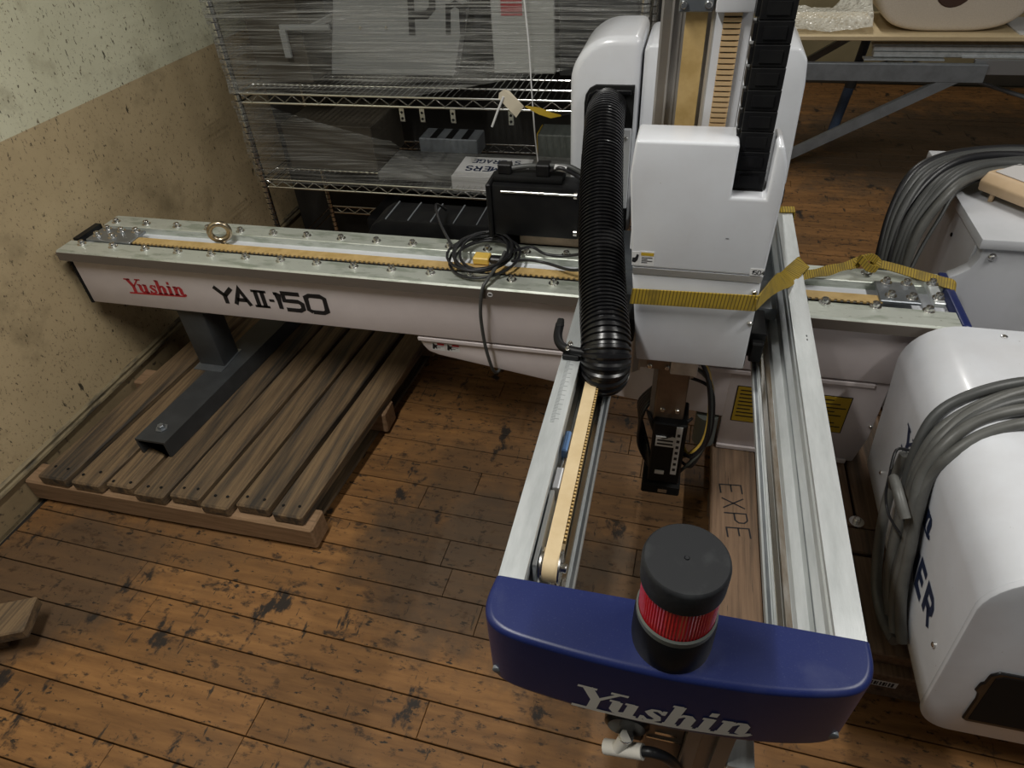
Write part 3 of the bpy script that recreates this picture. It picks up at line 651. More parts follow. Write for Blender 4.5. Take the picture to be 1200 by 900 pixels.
# ribbed red lens
bm = bmesh.new(); n = 144; ra, rb2 = [], []
for k in range(n):
    a = 2 * PI * k / n; r = .0490 + (.0010 if k % 2 else 0)
    ra.append(bm.verts.new((.063 + r * math.cos(a), .5 + r * math.sin(a), .8948))); rb2.append(bm.verts.new((.063 + r * math.cos(a), .5 + r * math.sin(a), .9695)))
for k in range(n): bm.faces.new((ra[k], ra[(k + 1) % n], rb2[(k + 1) % n], rb2[k]))
bm.faces.new(ra[::-1]); bm.faces.new(rb2)
put('beacon_lens', fin(bm, 'beacon_lens', RED), blu, label='red ribbed beacon lens')
lathe('lens_ring', [(.0525, .893), (.0530, .903), (.0505, .906), (.0502, .8935)], GREENG, (0.063, 0.500, 0), blu, 48)
cp = lathe('beacon_cap', [(.049, .9697), (.0530, .970), (.0534, .973), (.0538, 1.006), (.0528, 1.0105), (.0505, 1.0125), (.0035, 1.0125), (.003, 1.011), (.0025, 1.0135), (.0003, 1.0135)], mat('black_cap_dusty', (.014, .015, .017), .6, spec=0.3, col2=(.026, .028, .03), scale=30, lo=.5, hi=.7), (0.063, 0.500, 0), blu, 48, label='black flat round beacon cap')
# knobs on the outside of the right rail
for y, z in ((1.515, .735), (1.455, .705)): lathe('adjuster_knob', [(.030, 0), (.032, .004), (.032, .018), (.026, .024), (.001, .026)], BLACK, (0.3255, y, z), rb, 20, 'x')
# --- front cover of the vertical arm
up_ = prism('arm_cover', [(-0.082, 1.250), (-0.088, 1.185), (-0.072, 0.988), (0.188, 0.988), (0.190, 1.16), (0.186, 1.215), (0.174, 1.250), (0.162, 1.250), (0.162, 1.150), (0.100, 1.150), (0.100, 1.250)], 'y', 1.212, 1.300, WHITE, rb, 0.011, 4, label='glossy white upper arm cover')
prism('cover_return', [(-0.084, 1.20), (-0.084, .98), (-.078, .98), (-.078, 1.20)], 'y', 1.301, 1.36, WHITE, up_, 0.001, 1)
prism('cover_lower_lip', [(1.213, .9875), (1.299, .9875), (1.299, .967), (1.2225, .967)], 'x', -.070, .187, WHITE, up_)
lowc = prism('lower_arm_cover', [(-0.071, 0.966), (-0.046, 0.740), (0.190, 0.742), (0.188, 0.966)], 'y', 1.2235, 1.300, WHITE, rb, 0.004, 2)
put('screw', SCREWY, lowc, (0.178, 1.2235, .945)); put('screw', SCREWY, lowc, (0.1825, 1.2235, .868))
label_card(-.057, -.0275, .994, 1.027, 1.212, PAPER, 4, True, up_, hm=YELLOW)
c = label_card(-.0725, -.0580, .994, 1.025, 1.212, PAPER, 0, False, up_)
prism('label_print', [(-.072, 1.002), (-.066, 1.0), (-.061, 1.006), (-.059, 1.018), (-.063, 1.020), (-.066, 1.012), (-.072, 1.011)], 'y', 1.2110, 1.2113, INK, c)
c = box('serial_sticker', .1600, .1865, 1.2112, 1.2119, .990, 1.006, PAPER, up_)
lettering('label_print', word('1504', .2, 1, .25), plane_fn((.1645, 1.2110, .993), (1, 0, 0), (0, 0, 1), .0085), INK, c)
box('scuff_mark', .103, .109, 1.2114, 1.2119, 1.066, 1.0675, STEELD, up_)
# slider blocks beside the cover
box('slider_block', .1925, .236, 1.30, 1.40, .7225, .79, BLACK, rb, .004)
box('slider_wiper', .205, .232, 1.278, 1.2995, .723, .775, BLACK, rb, .003, 1)
prism('side_bracket', [(1.2365, .742), (1.2365, .93), (1.40, .98), (1.40, .742)], 'x', .1905, .1922, BLACKM, rb)
box('slider_block', -.112, -.06, 1.31, 1.42, .7225, .79, BLACK, rb, .004)
box('saddle_plate', -.155, .27, 1.43, 1.56, .742, .775, STEELD, rb, .003)
# --- vertical column with belt, rack and cable chain
colm = prism('arm_column', [(-.062, 1.345), (-.058, 1.345), (-.044, 1.357), (-.040, 1.357), (-.040, 1.372), (-.026, 1.372), (-.026, 1.375), (.026, 1.375), (.026, 1.350), (.030, 1.345), (.096, 1.345), (.098, 1.428), (-.062, 1.428)], 'z', .60, 1.80, ALUD, rb, label='aluminium column of the vertical arm')
box('column_belt', -.019, .019, 1.352, 1.355, .78, 1.43, BELT, colm, label='flat tan belt')
box('rack_backing', .033, .094, 1.339, 1.3447, .78, 1.8, WHITE, colm)
bm = bmesh.new(); z = .98
while z < 1.433:
    bm_box(bm, .046, .0765, 1.329, 1.336, z, z + .0066); z += .0095
o = put('rack_teeth', fin(bm, 'rack_teeth', mat('rack_teeth_tan', (.52, .36, .19), .5)), colm, label='row of tan rack teeth'); o['kind'] = 'stuff'
box('rack_bed', .0465, .076, 1.3362, 1.3388, .78, 1.433, BLACKM, colm)
box('belt_bracket', -.032, .026, 1.335, 1.351, 1.431, 1.50, STEELD, colm, .002, 1)
bolts(colm, [(-.024, 1.335, 1.443), (.018, 1.335, 1.443)], SCREWY, 'screw', 1.1)
box('rack_end_block', .030, .094, 1.315, 1.3385, 1.434, 1.52, WHITE, colm, .003)
# chain links
for i in range(19):
    z0 = 1.118 + i * .0355; xx = .1010 - .0004 * i; w = .056
    bm = bmesh.new(); bm_box(bm, xx, xx + w, 1.245, 1.292, z0, z0 + .0350)
    bmesh.ops.bevel(bm, geom=bm.edges[:], offset=.0015, segments=1, affect='EDGES')
    bm_box(bm, xx + .010, xx + w - .010, 1.2425, 1.246, z0 + .008, z0 + .027)
    bm_box(bm, xx - .006, xx - .0005, 1.250, 1.290, z0 + .004, z0 + .030)
    put('chain_link', fin(bm, 'chain_link', BLACK), rb)
# --- housings behind the column
hs = prism('motor_housing', [(-0.122, .87), (-0.122, 1.232), (-.110, 1.243), (0.262, 1.238), (0.283, 1.21), (0.290, 1.15), (0.298, .88)], 'y', 1.90, 2.16, WHITE, rb, 0.012, 3, label='white motor housing behind the column')
box('carriage_tower', -.10, .235, 1.875, 2.12, .70, .8695, STEELD, rb, .004, 1)
box('tower_plate', -.10, .235, 1.8605, 1.8745, .703, .80, STEELD, rb)
box('cable_connector', .262, .300, 1.905, 1.96, .82, .868, BLACK, rb, .003, 1)
pts = [(-.128, .70), (-.128, 1.262)]
pts += [(-.20 + .118 * math.cos(math.radians(a)), 1.144 + .118 * math.sin(math.radians(a))) for a in range(90, 181, 9)]
pts += [(-.318, .70)]
hc = prism('hose_housing', pts, 'y', 1.895, 2.16, WHITE, rb, 0.022, 4, label='white housing with rounded shoulder where the hose leaves')
op = [(-.140, .72), (-.140, 1.145), (-.245, 1.145), (-.262, 1.136), (-.272, 1.12), (-.275, 1.10), (-.275, .72)]
prism('hose_port', op, 'y', 1.882, 1.896, BLACKM, hc)
prism('port_rim', [(-.146, 1.138), (-.242, 1.138), (-.262, 1.126), (-.268, 1.10), (-.262, 1.10), (-.255, 1.118), (-.240, 1.126), (-.146, 1.126)], 'y', 1.868, 1.883, BLACKG, hc, .002, 1)
pp = box('port_plate', -.166, -.140, 1.868, 1.881, .80, 1.035, WHITE, hc, .002, 1); put('screw', SCREWY, pp, (-.153, 1.868, 1.01))
# --- corrugated hose
HP = [(-.206, 1.90, 1.085), (-.204, 1.84, 1.092), (-.198, 1.75, 1.078), (-.183, 1.61, 1.022), (-.163, 1.46, .962), (-.140, 1.32, .908), (-.122, 1.22, .876), (-.109, 1.155, .858), (-.102, 1.118, .835), (-.101, 1.108, .806), (-.103, 1.122, .778), (-.107, 1.16, .760), (-.115, 1.22, .755)]
HP = [(x - .004, y - .005, z) for x, y, z in HP]
cen = catmull(HP, 30); L = [0]
for a, b in zip(cen, cen[1:]): L.append(L[-1] + (b - a).length)
pts = []; rad = []; d = 0; j = 0
offs = ((0.0, .0535), (.28, .0535), (.36, .0490), (.84, .0490), (.92, .0535))
k = 0
while True:
    done = False
    for f, r in offs:
        kk = k + f; d = kk * .0108 if kk < 88 else 88 * .0108 + (kk - 88) * .0082
        if d >= L[-1]: done = True; break
        while L[j + 1] < d: j += 1
        t = (d - L[j]) / (L[j + 1] - L[j]); pts.append(cen[j].lerp(cen[j + 1], t)); rad.append(r * (0.985 if d < .25 else 1))
    if done: break
    k += 1
bm = bmesh.new(); bm_tube(bm, pts, rad, 28)
put('cable_hose', fin(bm, 'cable_hose', BLACKG, True, 30), rb, label='thick black corrugated hose')
# hose holder on left rail
br = tube('hose_bracket', [(-.120, 1.100, .838), (-.178, 1.105, .838), (-.203, 1.118, .839), (-.215, 1.145, .842), (-.217, 1.18, .848)], .010, BLACK, rb, 10, 6, label='black hooked hose bracket')
box('bracket_pad', -.224, -.209, 1.165, 1.195, .842, .858, BLACKM, br, .003, 1)
bolts(br, [(-.183, 1.118, .846), (-.186, 1.099, .846)], SOCK, 'bolt', .45)
box('bracket_foot', -.196, -.160, 1.092, 1.122, .8203, .834, BLACK, br, .002, 1)
# --- traverse motor
mt = box('traverse_motor', -.530, -.27, 1.775, 1.865, .735, .895, BLACK, rb, .006, 2, label='black servo motor box')
box('motor_flange', -.545, -.5302, 1.765, 1.87, .728, .90, BLACK, mt, .004, 1)
box('motor_cap', -.5295, -.32, 1.795, 1.86, .8955, .915, BLACKM, mt, .006, 2)
tube('tie_rod', [(-.50, 1.772, .878), (-.275, 1.772, .878)], .004, STEEL, mt, 8)
for z in (.878, .762): lathe('bolt', [(.010, 0), (.010, .010), (.003, .011)], STEEL, (-.283, 1.768, z), mt, 10, 'x')
box('connector', -.515, -.475, 1.805, 1.835, .9155, .945, BLACK, mt, .003, 1)
box('connector', -.40, -.36, 1.80, 1.84, .9155, .950, BLACK, mt, .003, 1)
tube('motor_cable', [(-.475, 1.82, .93), (-.43, 1.825, .936), (-.38, 1.82, .94), (-.31, 1.815, .945), (-.25, 1.81, .92), (-.2, 1.83, .90)], .008, CABLED, mt, 8, 6)
tube('motor_cable', [(-.36, 1.81, .93), (-.33, 1.80, .945), (-.29, 1.80, .93), (-.24, 1.80, .90)], .006, CABLEB, mt, 8, 6)
tube('cable_sleeve', [(-.345, 1.806, .944), (-.31, 1.803, .940)], .009, PAPER, mt, 8)
box('chain_guide', -.46, -.20, 1.818, 1.862, .688, .7345, COPPER, rb)
# --- cable tray behind the beam
tr = prism('cable_tray', [(-1.03, .58), (-1.025, .63), (-1.00, .675), (-.96, .70), (-.20, .70), (-.20, .58)], 'y', 1.89, 2.03, BLACK, rb, .006, 2, label='black cable chain lying behind the beam')
for i in range(9): box('tray_rib', -.945 + i * .08, -.941 + i * .08, 1.892, 2.028, .7002, .7035, GREYMET, tr)
box('tray_bracket', -1.0, -.25, 1.818, 1.888, .59, .60, DARKSTEEL, rb)
# --- end of the vertical arm between the rails
ah = box('arm_shaft', .008, .086, 1.325, 1.42, .44, .738, COPPER, rb, .003, 1, label='brown steel shaft of the arm')
box('shaft_edge', -.004, .0075, 1.33, 1.41, .46, .735, STEELD, ah)
box('tool_bracket', -.022, .034, 1.300, 1.324, .655, .705, COPPER, ah, .002, 1)
bolts(ah, [(-.014, 1.300, .695), (.027, 1.300, .695), (-.014, 1.300, .665), (.027, 1.300, .665)], SCREWY, 'screw', 1.0)
box('tool_plate', .0345, .10, 1.298, 1.324, .645, .712, ALU, ah, .004, 2)
bolts(ah, [(.030, 1.325, .505), (.068, 1.325, .505)], SCREWY, 'screw', 1.2)
ct = box('connector_box', .012, .100, 1.30, 1.40, .245, .475, BLACK, rb, .004, 1, label='black wired connector box with white printed strips')
box('terminal_strip', .072, .088, 1.2955, 1.2995, .29, .47, PAPER, ct)
box('terminal_strip', .022, .0715, 1.2955, 1.2995, .395, .430, PAPER, ct)
box('terminal_strip', .030, .055, 1.2955, 1.2995, .285, .297, PAPER, ct)
for i in range(7): box('label_print', .076, .084, 1.2948, 1.2952, .305 + i * .022, .315 + i * .022, INK, ct)
for i in range(2): box('label_print', .026, .068, 1.2948, 1.2952, .402 + i * .013, .408 + i * .013, INK, ct)
box('tool_flange', -.002, .105, 1.29, 1.42, .205, .244, BLACKM, ct, .004, 1)
box('tool_flange_plate', .045, .070, 1.287, 1.2898, .218, .232, STEEL, ct)
rn = random.Random(5)
for i in range(9):
    m_ = [CABLEB, CABLEB, YELP, CABLEB, GREENG, CABLEB, YELLOW, PAPER, CABLEB][i]
    y = 1.33 + .012 * (i % 4); q = .006 * i
    tube('wire', [(.088, y + .02, .68 - .01 * i), (.125 + q * .4, y, .63 - q), (.148 + q * .25, y - .02, .52 - q), (.150 - q * .1, y - .03, .42 - q * .6), (.125, y - .025, .36 - q * .8), (.101, y, .345 - .018 * (i % 6))], .0045 if i != 2 else .007, m_, ct, 7, 5)
for i in range(6):
    tube('wire', [(.0, 1.36, .50 + .01 * i), (-.02 - .003 * i, 1.34 + .01 * i, .46), (-.024 + .002 * i, 1.335 + .012 * i, .36), (.005, 1.34, .28 + .012 * i), (.02, 1.33 - .003 * i, .27)], .0045, CABLEB, ct, 7, 5)
for i in range(4):
    tube('wire', [(-.01, 1.33, .49), (.02, 1.315 - .004 * i, .455 - .008 * i), (.06, 1.312 - .004 * i, .45 - .006 * i), (.11, 1.33, .48)], .0035, CABLEB, ct, 6, 5)

# ================================================================== FRONT SUPPORT POST
sp = thing('support_post', 'aluminium profile post standing under the blue end cover', 'post', (0.12, 0.5, 0))
px0, px1, py0, py1 = .112, .182, .465, .535
bm = bmesh.new()
pr = [(px0, py0), (px0 + .022, py0), (px0 + .022, py0 + .012), (px0 + .046, py0 + .012), (px0 + .046, py0), (px1, py0), (px1, py1), (px0, py1)]
prism('extrusion', pr, 'z', .012, .671, mat('bronze_aluminium', (.30, .27, .24), .4, .7), sp, .001, 1)
box('side_panel', .050, .1115, .478, .53, .30, .655, COPPER, sp, .002, 1)
box('side_slot', .066, .100, .4755, .4778, .565, .573, STEEL, sp)
box('side_slot', .054, .110, .4755, .4778, .545, .549, STEEL, sp)
box('foot_plate', .04, .26, .42, .58, 0.0, .0118, STEELD, sp, .002, 1)
box('angle_bracket', .183, .225, .462, .52, .518, .540, ALU, sp, .001, 1)
av = thing('air_valve', 'black air valve with white tee fitting below the blue cover', 'valve', (0.02, 0.47, .55))
lathe('valve_body', [(.002, -.020), (.030, -.020), (.036, -.014), (.036, .012), (.030, .018), (.002, .018)], BLACKG, (.020, .483, .592), av, 24, 'y')
box('valve_mount', .018, .0495, .485, .515, .50, .63, BLACK, av, .003, 1)
tube('tee_fitting', [(.022, .455, .585), (.014, .45, .556), (.010, .448, .548)], .0105, WPRINT, av, 14, label='white tee fitting')
tube('tee_fitting', [(-.010, .452, .532), (.050, .445, .562)], .0125, WPRINT, av, 14, label='white tee fitting')
lathe('fitting_ring', [(.0115, 0), (.0125, .002), (.0125, .005), (.0115, .006)], STEEL, (.021, .4555, .578), av, 14)
tube('air_hose', [(.046, .446, .560), (.065, .446, .566), (.09, .45, .545), (.11, .455, .50), (.115, .46, .42), (.10, .46, .3)], .0085, CABLEB, av, 10, 6)

# ================================================================== STRAP
sr = thing('lashing_strap', 'yellow webbing strap tied around the arm cover and over the beam', 'strap', (0.19, 1.205, .92))
c1 = [(-.068, 1.2055, .922), (0.0, 1.2045, .925), (.09, 1.2040, .928), (.172, 1.2045, .930), (.186, 1.207, .929)]
c1 = catmull(c1, 4)
ribbon('strap_band', c1, [(0.08, 0, 1)] * len(c1), .037, .003, STRAP, sr)
c2 = [(.183, 1.2025, .928), (.215, 1.29, .908), (.25, 1.39, .873), (.284, 1.49, .8255), (.305, 1.535, .823), (.3265, 1.575, .822), (.3295, 1.582, .815), (.332, 1.62, .76)]
s2 = [(-.15, -.25, 1), (-.28, -.2, .9), (-.42, .1, .7), (-.6, .5, .25), (-.72, .6, .05), (-.72, .68, .0), (-.3, .7, .4), (0, .8, .3)]
c2d = catmull(c2, 5); s2d = catmull(s2, 5)
ribbon('strap_band', c2d, s2d, [.034 + .010 * min(1, i / 14) for i in range(len(c2d))], .003, STRAP, sr)
c3 = [(.330, 1.69, .715), (.40, 1.725, .712), (.46, 1.755, .716), (.515, 1.785, .722)]
c3 = catmull(c3, 5); ribbon('strap_band', c3, [(-.3, .7, .8)] * len(c3), [.026 + .004 * math.sin(i) for i in range(len(c3))], .005, STRAP, sr)
c4 = [(.545, 1.79, .722), (.60, 1.785, .714), (.66, 1.765, .708), (.72, 1.75, .700), (.752, 1.74, .694), (.760, 1.735, .66), (.760, 1.73, .60)]
c4 = catmull(c4, 5); ribbon('strap_band', c4, [(.1, .8, .55)] * len(c4), [.022 + .014 * i / len(c4) for i in range(len(c4))], .004, STRAP, sr)
kn = catmull([(.495, 1.772, .716), (.515, 1.788, .728), (.54, 1.792, .736), (.560, 1.785, .728), (.556, 1.768, .716), (.535, 1.764, .720), (.518, 1.776, .734), (.515, 1.792, .724)], 5, True)
ribbon('strap_knot', kn + [kn[0]], [(.5, .3, 1)] * (len(kn) + 1), .020, .014, STRAP, sr)
c6 = [(.29, 1.87, .824), (.331, 1.875, .824), (.334, 1.876, .80)]
ribbon('strap_band', c6, [(0, 1, 0)] * 3, .035, .003, STRAP, sr)

# ================================================================== CABLES ON THE BEAM
cc = thing('cable_coil', 'coiled thin black cable with yellow plug lying on the beam', 'cable', (-.54, 1.69, .69))
rn = random.Random(11)
pts = []
for i in range(7 * 26):
    a = 2 * PI * i / 26; t = i / 26; rx = .098 + .012 * math.sin(t * 2.1) - .003 * t; ry = .118 + .012 * math.sin(t * 1.7 + 1)
    pts.append((-.545 + .008 * math.sin(t * 1.3) + rx * math.cos(a), 1.690 + ry * math.sin(a) * .92, .7035 + .004 * t + .008 * math.sin(a * 1 + t)))
tube('cable_loops', pts, .0042, CABLEB, cc, 7)
tube('cable_end', [(-.64, 1.70, .72), (-.70, 1.77, .76), (-.735, 1.84, .79), (-.745, 1.95, .72)], .0045, CABLEB, cc, 7, 8)
tube('cable_end', [(-.45, 1.66, .715), (-.40, 1.68, .71), (-.35, 1.68, .705), (-.27, 1.64, .712), (-.215, 1.61, .74)], .0045, CABLEB, cc, 7, 8)
tube('cable_end', [(-.46, 1.70, .722), (-.41, 1.75, .715), (-.36, 1.72, .712), (-.30, 1.72, .71), (-.22, 1.70, .74)], .0045, CABLEB, cc, 7, 8)
box('plug', -.572, -.522, 1.665, 1.705, .690, .712, YELP, cc, .003, 1, label='yellow plug')
box('plug_boot', -.5215, -.475, 1.672, 1.698, .690, .710, CABLEB, cc, .004, 1)
hg = thing('hanging_cable', 'single grey cable draped down the front of the beam', 'cable', (-.51, 1.55, .60))
tube('cable_strand', [(-.468, 1.665, .742), (-.478, 1.62, .726), (-.496, 1.56, .708), (-.508, 1.537, .685), (-.517, 1.533, .62), (-.519, 1.536, .56), (-.515, 1.540, .48), (-.505, 1.548, .40), (-.499, 1.560, .365), (-.492, 1.575, .355), (-.487, 1.582, .362)], .0052, CABLED, hg, 8, 8)

# ================================================================== SKID UNDER THE ROBOT
sd = thing('wooden_skid', 'dark brown timber skid under the robot base and rounded housing', 'skid', (0.5, 1.3, 0))
for x0, x1, y0, y1 in ((.203, .335, .80, 2.1), (.345, .47, 1.30, 2.1), (.478, .60, 1.335, 2.1), (.607, .735, 1.335, 2.1), (.742, .90, 1.335, 1.78), (.91, 1.1, 1.335, 1.78)):
    bm = bmesh.new(); bm_box(bm, x0, x1, y0, y1, .101, .1405); bmesh.ops.bevel(bm, geom=bm.edges[:], offset=.004, segments=1, affect='EDGES'); put('plank', fin(bm, 'plank', SKIDW), sd)
for y0, y1 in ((1.245, 1.33), (.95, 1.235)):
    bm = bmesh.new(); bm_box(bm, .50, 1.2, y0, y1, .101, .1395); bmesh.ops.bevel(bm, geom=bm.edges[:], offset=.004, segments=1, affect='EDGES'); put('plank', fin(bm, 'plank', SKIDW), sd)
for x0, x1, y0, y1 in ((.21, .75, 2.0, 2.09), (.21, 1.1, 1.40, 1.49), (.215, .33, .82, .90), (.50, 1.2, .92, 1.01)):
    box('bearer', x0, x1, y0, y1, 0, .1008, SKIDW, sd, .004, 1)
wsh = lathe('bolt', [(.020, .1405), (.020, .143), (.010, .1435), (.010, .152), (.006, .156), (.001, .156)], STEEL, (.603, 1.350, 0), sd, 16)
box('barcode_label', .585, .655, .9195, .9199, .05, .075, PAPER, sd)
for i in range(9): box('label_print', .59 + i * .0065, .5925 + i * .0065 + .0012 * (i % 3), .9188, .9194, .054, .071, INK, sd)
# handwriting on the plank
G['X'] = [[(0, 0), (.6, 1)], [(0, 1), (.6, 0)]]
hw = word('EXPE', .07, 1.0, .3)
lettering('pen_marks', hw, plane_fn((.228, 1.42, .1412), (.12, -1, 0), (1, .1, 0), .062), INK, sd)

# ================================================================== ROUNDED HOUSING (right foreground)
rh = thing('robot_cover', 'white rounded robot housing lying on the skid, with dark window and cable coil', 'robot housing', (0.85, 1.15, .14))
def rounded(x0, x1, z0, z1, rt_, rb_, n=9):
    p = []
    for cx, cz, r, a in ((x0 + rb_, z0 + rb_, rb_, 180), (x1 - rb_, z0 + rb_, rb_, 270), (x1 - rt_, z1 - rt_, rt_, 0), (x0 + rt_, z1 - rt_, rt_, 90)):
        for i in range(n + 1): t = math.radians(a + 90 * i / n); p.append((cx + r * math.cos(t), cz + r * math.sin(t)))
    return [(x + max(0, .58 - z) * .085 * max(0, (x1 - x) / (x1 - x0)), z) for x, z in p]
shell = prism('shell', rounded(.608, 1.20, .1408, .705, .115, .075), 'y', .812, 1.535, WHITE, rh, 0.004, 2, smooth=True)
fp = prism('front_plate', rounded(.604, 1.204, .1402, .709, .118, .078), 'y', .797, .8115, WHITE, rh, 0.004, 2, smooth=True)
NAVY = mat('navy_print', (.02, .03, .07), .5)
def side_pt(y, z): return Vector((.608 + max(0, .58 - z) * .085 * .99 - .0012, y, z))
wn = prism('window', [(.712, .212), (.706, .30), (.701, .325), (.693, .33), (.693, .36), (.698, .365), (.697, .395), (.71, .41), (1.05, .41), (1.05, .205), (.72, .205)], 'y', .7905, .7968, BLACKG, rh, .003, 1, label='dark window in the front plate')
prism('window_recess', [(.722, .218), (.709, .39), (.72, .40), (1.04, .40), (1.04, .218)], 'y', .7895, .7903, BLACKM, wn)
lettering('logo_print', [[(p[0], p[1], p[2]) for p in q] for q in serif_logo()], lambda u, v: side_pt(1.33 - u * .068, .475 + v * .068), NAVY, rh)
lettering('name_print', word('NER', .27, 1.2, .38), lambda u, v: side_pt(1.085 - u * .062 + v * .012, .345 + v * .066), NAVY, rh)
for y_, z_ in ((1.40, .30), (.86, .36)): lathe('screw', [(.006, .001), (.006, -.003), (.003, -.005), (.0003, -.005)], STEEL, side_pt(y_, z_), rh, 10, 'x')
lathe('screw', [(.007, .705), (.007, .709), (.003, .711), (.0003, .711)], STEEL, (.80, 1.50, 0), rh, 10)
# grey coil of cable hung over it
gc = thing('cable_coil', 'thick grey cable coil hung over the rounded housing', 'cable', (.60, 1.2, .45))
PTH = [(1.225, 1.19, .45), (1.222, 1.21, .58), (1.185, 1.235, .68), (1.11, 1.255, .722), (.98, 1.265, .722), (.86, 1.265, .722), (.76, 1.25, .721), (.675, 1.22, .695), (.618, 1.185, .648), (.596, 1.155, .58), (.594, 1.125, .50), (.597, 1.095, .42), (.602, 1.065, .33), (.612, 1.03, .26), (.622, .985, .215)]
rn = random.Random(2)
for i in range(6):
    o_ = (-.058 + .021 * i); pp = []
    for j, (x, y, z) in enumerate(PTH):
        j -= 3; lift = (.008 if i % 2 else 0) + .003 * math.sin(i * 2 + j)
        nx, nz = (1, 0) if j < -1 else (0, 1) if j < 4 else ((-.7, .7) if j < 6 else (-1, 0))
        pp.append((x + nx * lift, y + o_ * (1.15 if j < 6 else .8) - .012 * math.sin(j * .9 + i), z + nz * lift))
    tube('cable_loop', pp, .0125, [CABLEG, CABLEG, CABLED, CABLEG, CABLEG, CABLED][i], gc, 10, 6)
tube('cable_loop', [(.594, 1.25, .52), (.593, 1.235, .40), (.596, 1.18, .28), (.602, 1.10, .19), (.612, 1.02, .17), (.618, .96, .19)], .0125, CABLEG, gc, 10, 6)
tube('cable_end', [(.565, 1.17, .49), (.548, 1.15, .535), (.545, 1.10, .545), (.560, 1.055, .515)], .0115, CABLEG, gc, 10, 6, label='cut end of the grey cable')
tube('cable_tie', [(.556, 1.20, .515), (.552, 1.16, .47), (.555, 1.11, .455), (.562, 1.05, .47)], .0030, CABLEB, gc, 6, 5)
tube('cable_tie', [(.600, 1.255, .53), (.566, 1.235, .545), (.556, 1.20, .515)], .0035, CABLEB, gc, 6, 5)

# ================================================================== CONTROL CABINET
cb = thing('control_cabinet', 'pale grey control cabinet behind the right end of the beam', 'cabinet', (1.1, 2.1, 0))
CAB = mat('cabinet_grey', (.56, .57, .60), .4, col2=(.50, .51, .53), scale=5)
box('body', .812, 1.5, 1.86, 2.42, .02, .770, CAB, cb, .003, 1)
box('lid', .800, 1.52, 1.81, 2.43, .7705, .800, CAB, cb, .004, 2)
prism('front_panel', [(.815, .769), (.818, .74), (.808, .705), (.785, .685), (.765, .672), (.765, .10), (1.5, .10), (1.5, .769)], 'y', 1.822, 1.8595, CAB, cb, .004, 2)
lathe('screw', [(.011, 0), (.011, -.004), (.007, -.009), (.003, -.009), (.003, -.004), (.0004, -.004)], STEEL, (.845, 1.822, .745), cb, 14, 'y')
lathe('screw', [(.006, 0), (.006, -.003), (.0004, -.004)], BLACKM, (.8118, 2.03, .70), cb, 10, 'x')
for x in (.86, 1.45):
    for y in (1.9, 2.38): lathe('foot', [(.025, 0), (.025, .015), (.015, .0195)], BLACK, (x, y, 0), cb, 12)
# teach pendant
tp = thing('teach_pendant', 'beige hand-held control box lying on the control cabinet', 'pendant', (.95, 2.08, .80))
bm = bmesh.new()
o = prism('body', [(-.075, 0), (-.082, .03), (-.058, .052), (.058, .052), (.082, .03), (.075, 0)], 'y', -.20, .10, BEIGE, tp, .005, 2)
o.location = Vector((.965, 2.04, .8235)) - WLOC[tp.name]; o.rotation_euler = (0, 0, math.radians(38))
o2 = prism('face', [(-.050, .0525), (.050, .0525), (.050, .056), (-.050, .056)], 'y', -.17, .085, mat('pale_keypad', (.55, .53, .52), .45), o, .001, 1)
for yy in (-.12, -.06): box('key', -.035, -.005, yy, yy + .012, .0562, .058, INK, o)
for i, (dx, dy) in enumerate(((-.06, -.15), (-.06, .06), (.06, -.15), (.06, .06))): lathe('foot', [(.007, -.023), (.007, 0.0), (.003, .002)], BEIGE, (dx, dy, 0), o, 10)
# cables over the cabinet
kb = thing('cable_bundle', 'bundle of dark grey cables running up over the control cabinet', 'cable', (.68, 2.0, .8))
rn = random.Random(9)
for i in range(8):
    d = (i - 3.5) * .017; e = rn.uniform(-.008, .008)
    tube('cable', [(.655 + d * .55, 1.93 - d * .3, .58), (.652 + d * .5, 1.955 - d * .5, .66), (.668 + d * .5, 2.01 - d * .8 + e, .755), (.715 + d * .6, 2.07 - d * 1.0 + e, .828 + .2 * abs(d)), (.79 + d * .4, 2.13 - d * 1.1, .868 + e), (.90, 2.185 - d * 1.2, .872 + e), (1.05, 2.21 - d * 1.2, .866), (1.30, 2.20 - d * 1.2, .842), (1.47, 2.19 - d * 1.2, .835), (1.56, 2.18 - d * 1.2, .78), (1.575, 2.18 - d * 1.2, .6), (1.575, 2.18 - d * 1.2, .25), (1.60, 2.18 - d * 1.2, .03)], .0135, [CABLEB, CABLED, CABLED, CABLEB, CABLED, CABLED, CABLED, CABLEG][i], kb, 10, 6)
tube('cable', [(.690, 1.90, .60), (.715, 1.95, .68), (.75, 2.0, .76), (.795, 2.06, .83), (.90, 2.12, .845), (1.05, 2.14, .84), (1.2, 2.13, .83), (1.5, 2.1, .82), (1.55, 2.1, .7), (1.56, 2.1, .3), (1.57, 2.1, .02)], .006, CABLED, kb, 8, 6)

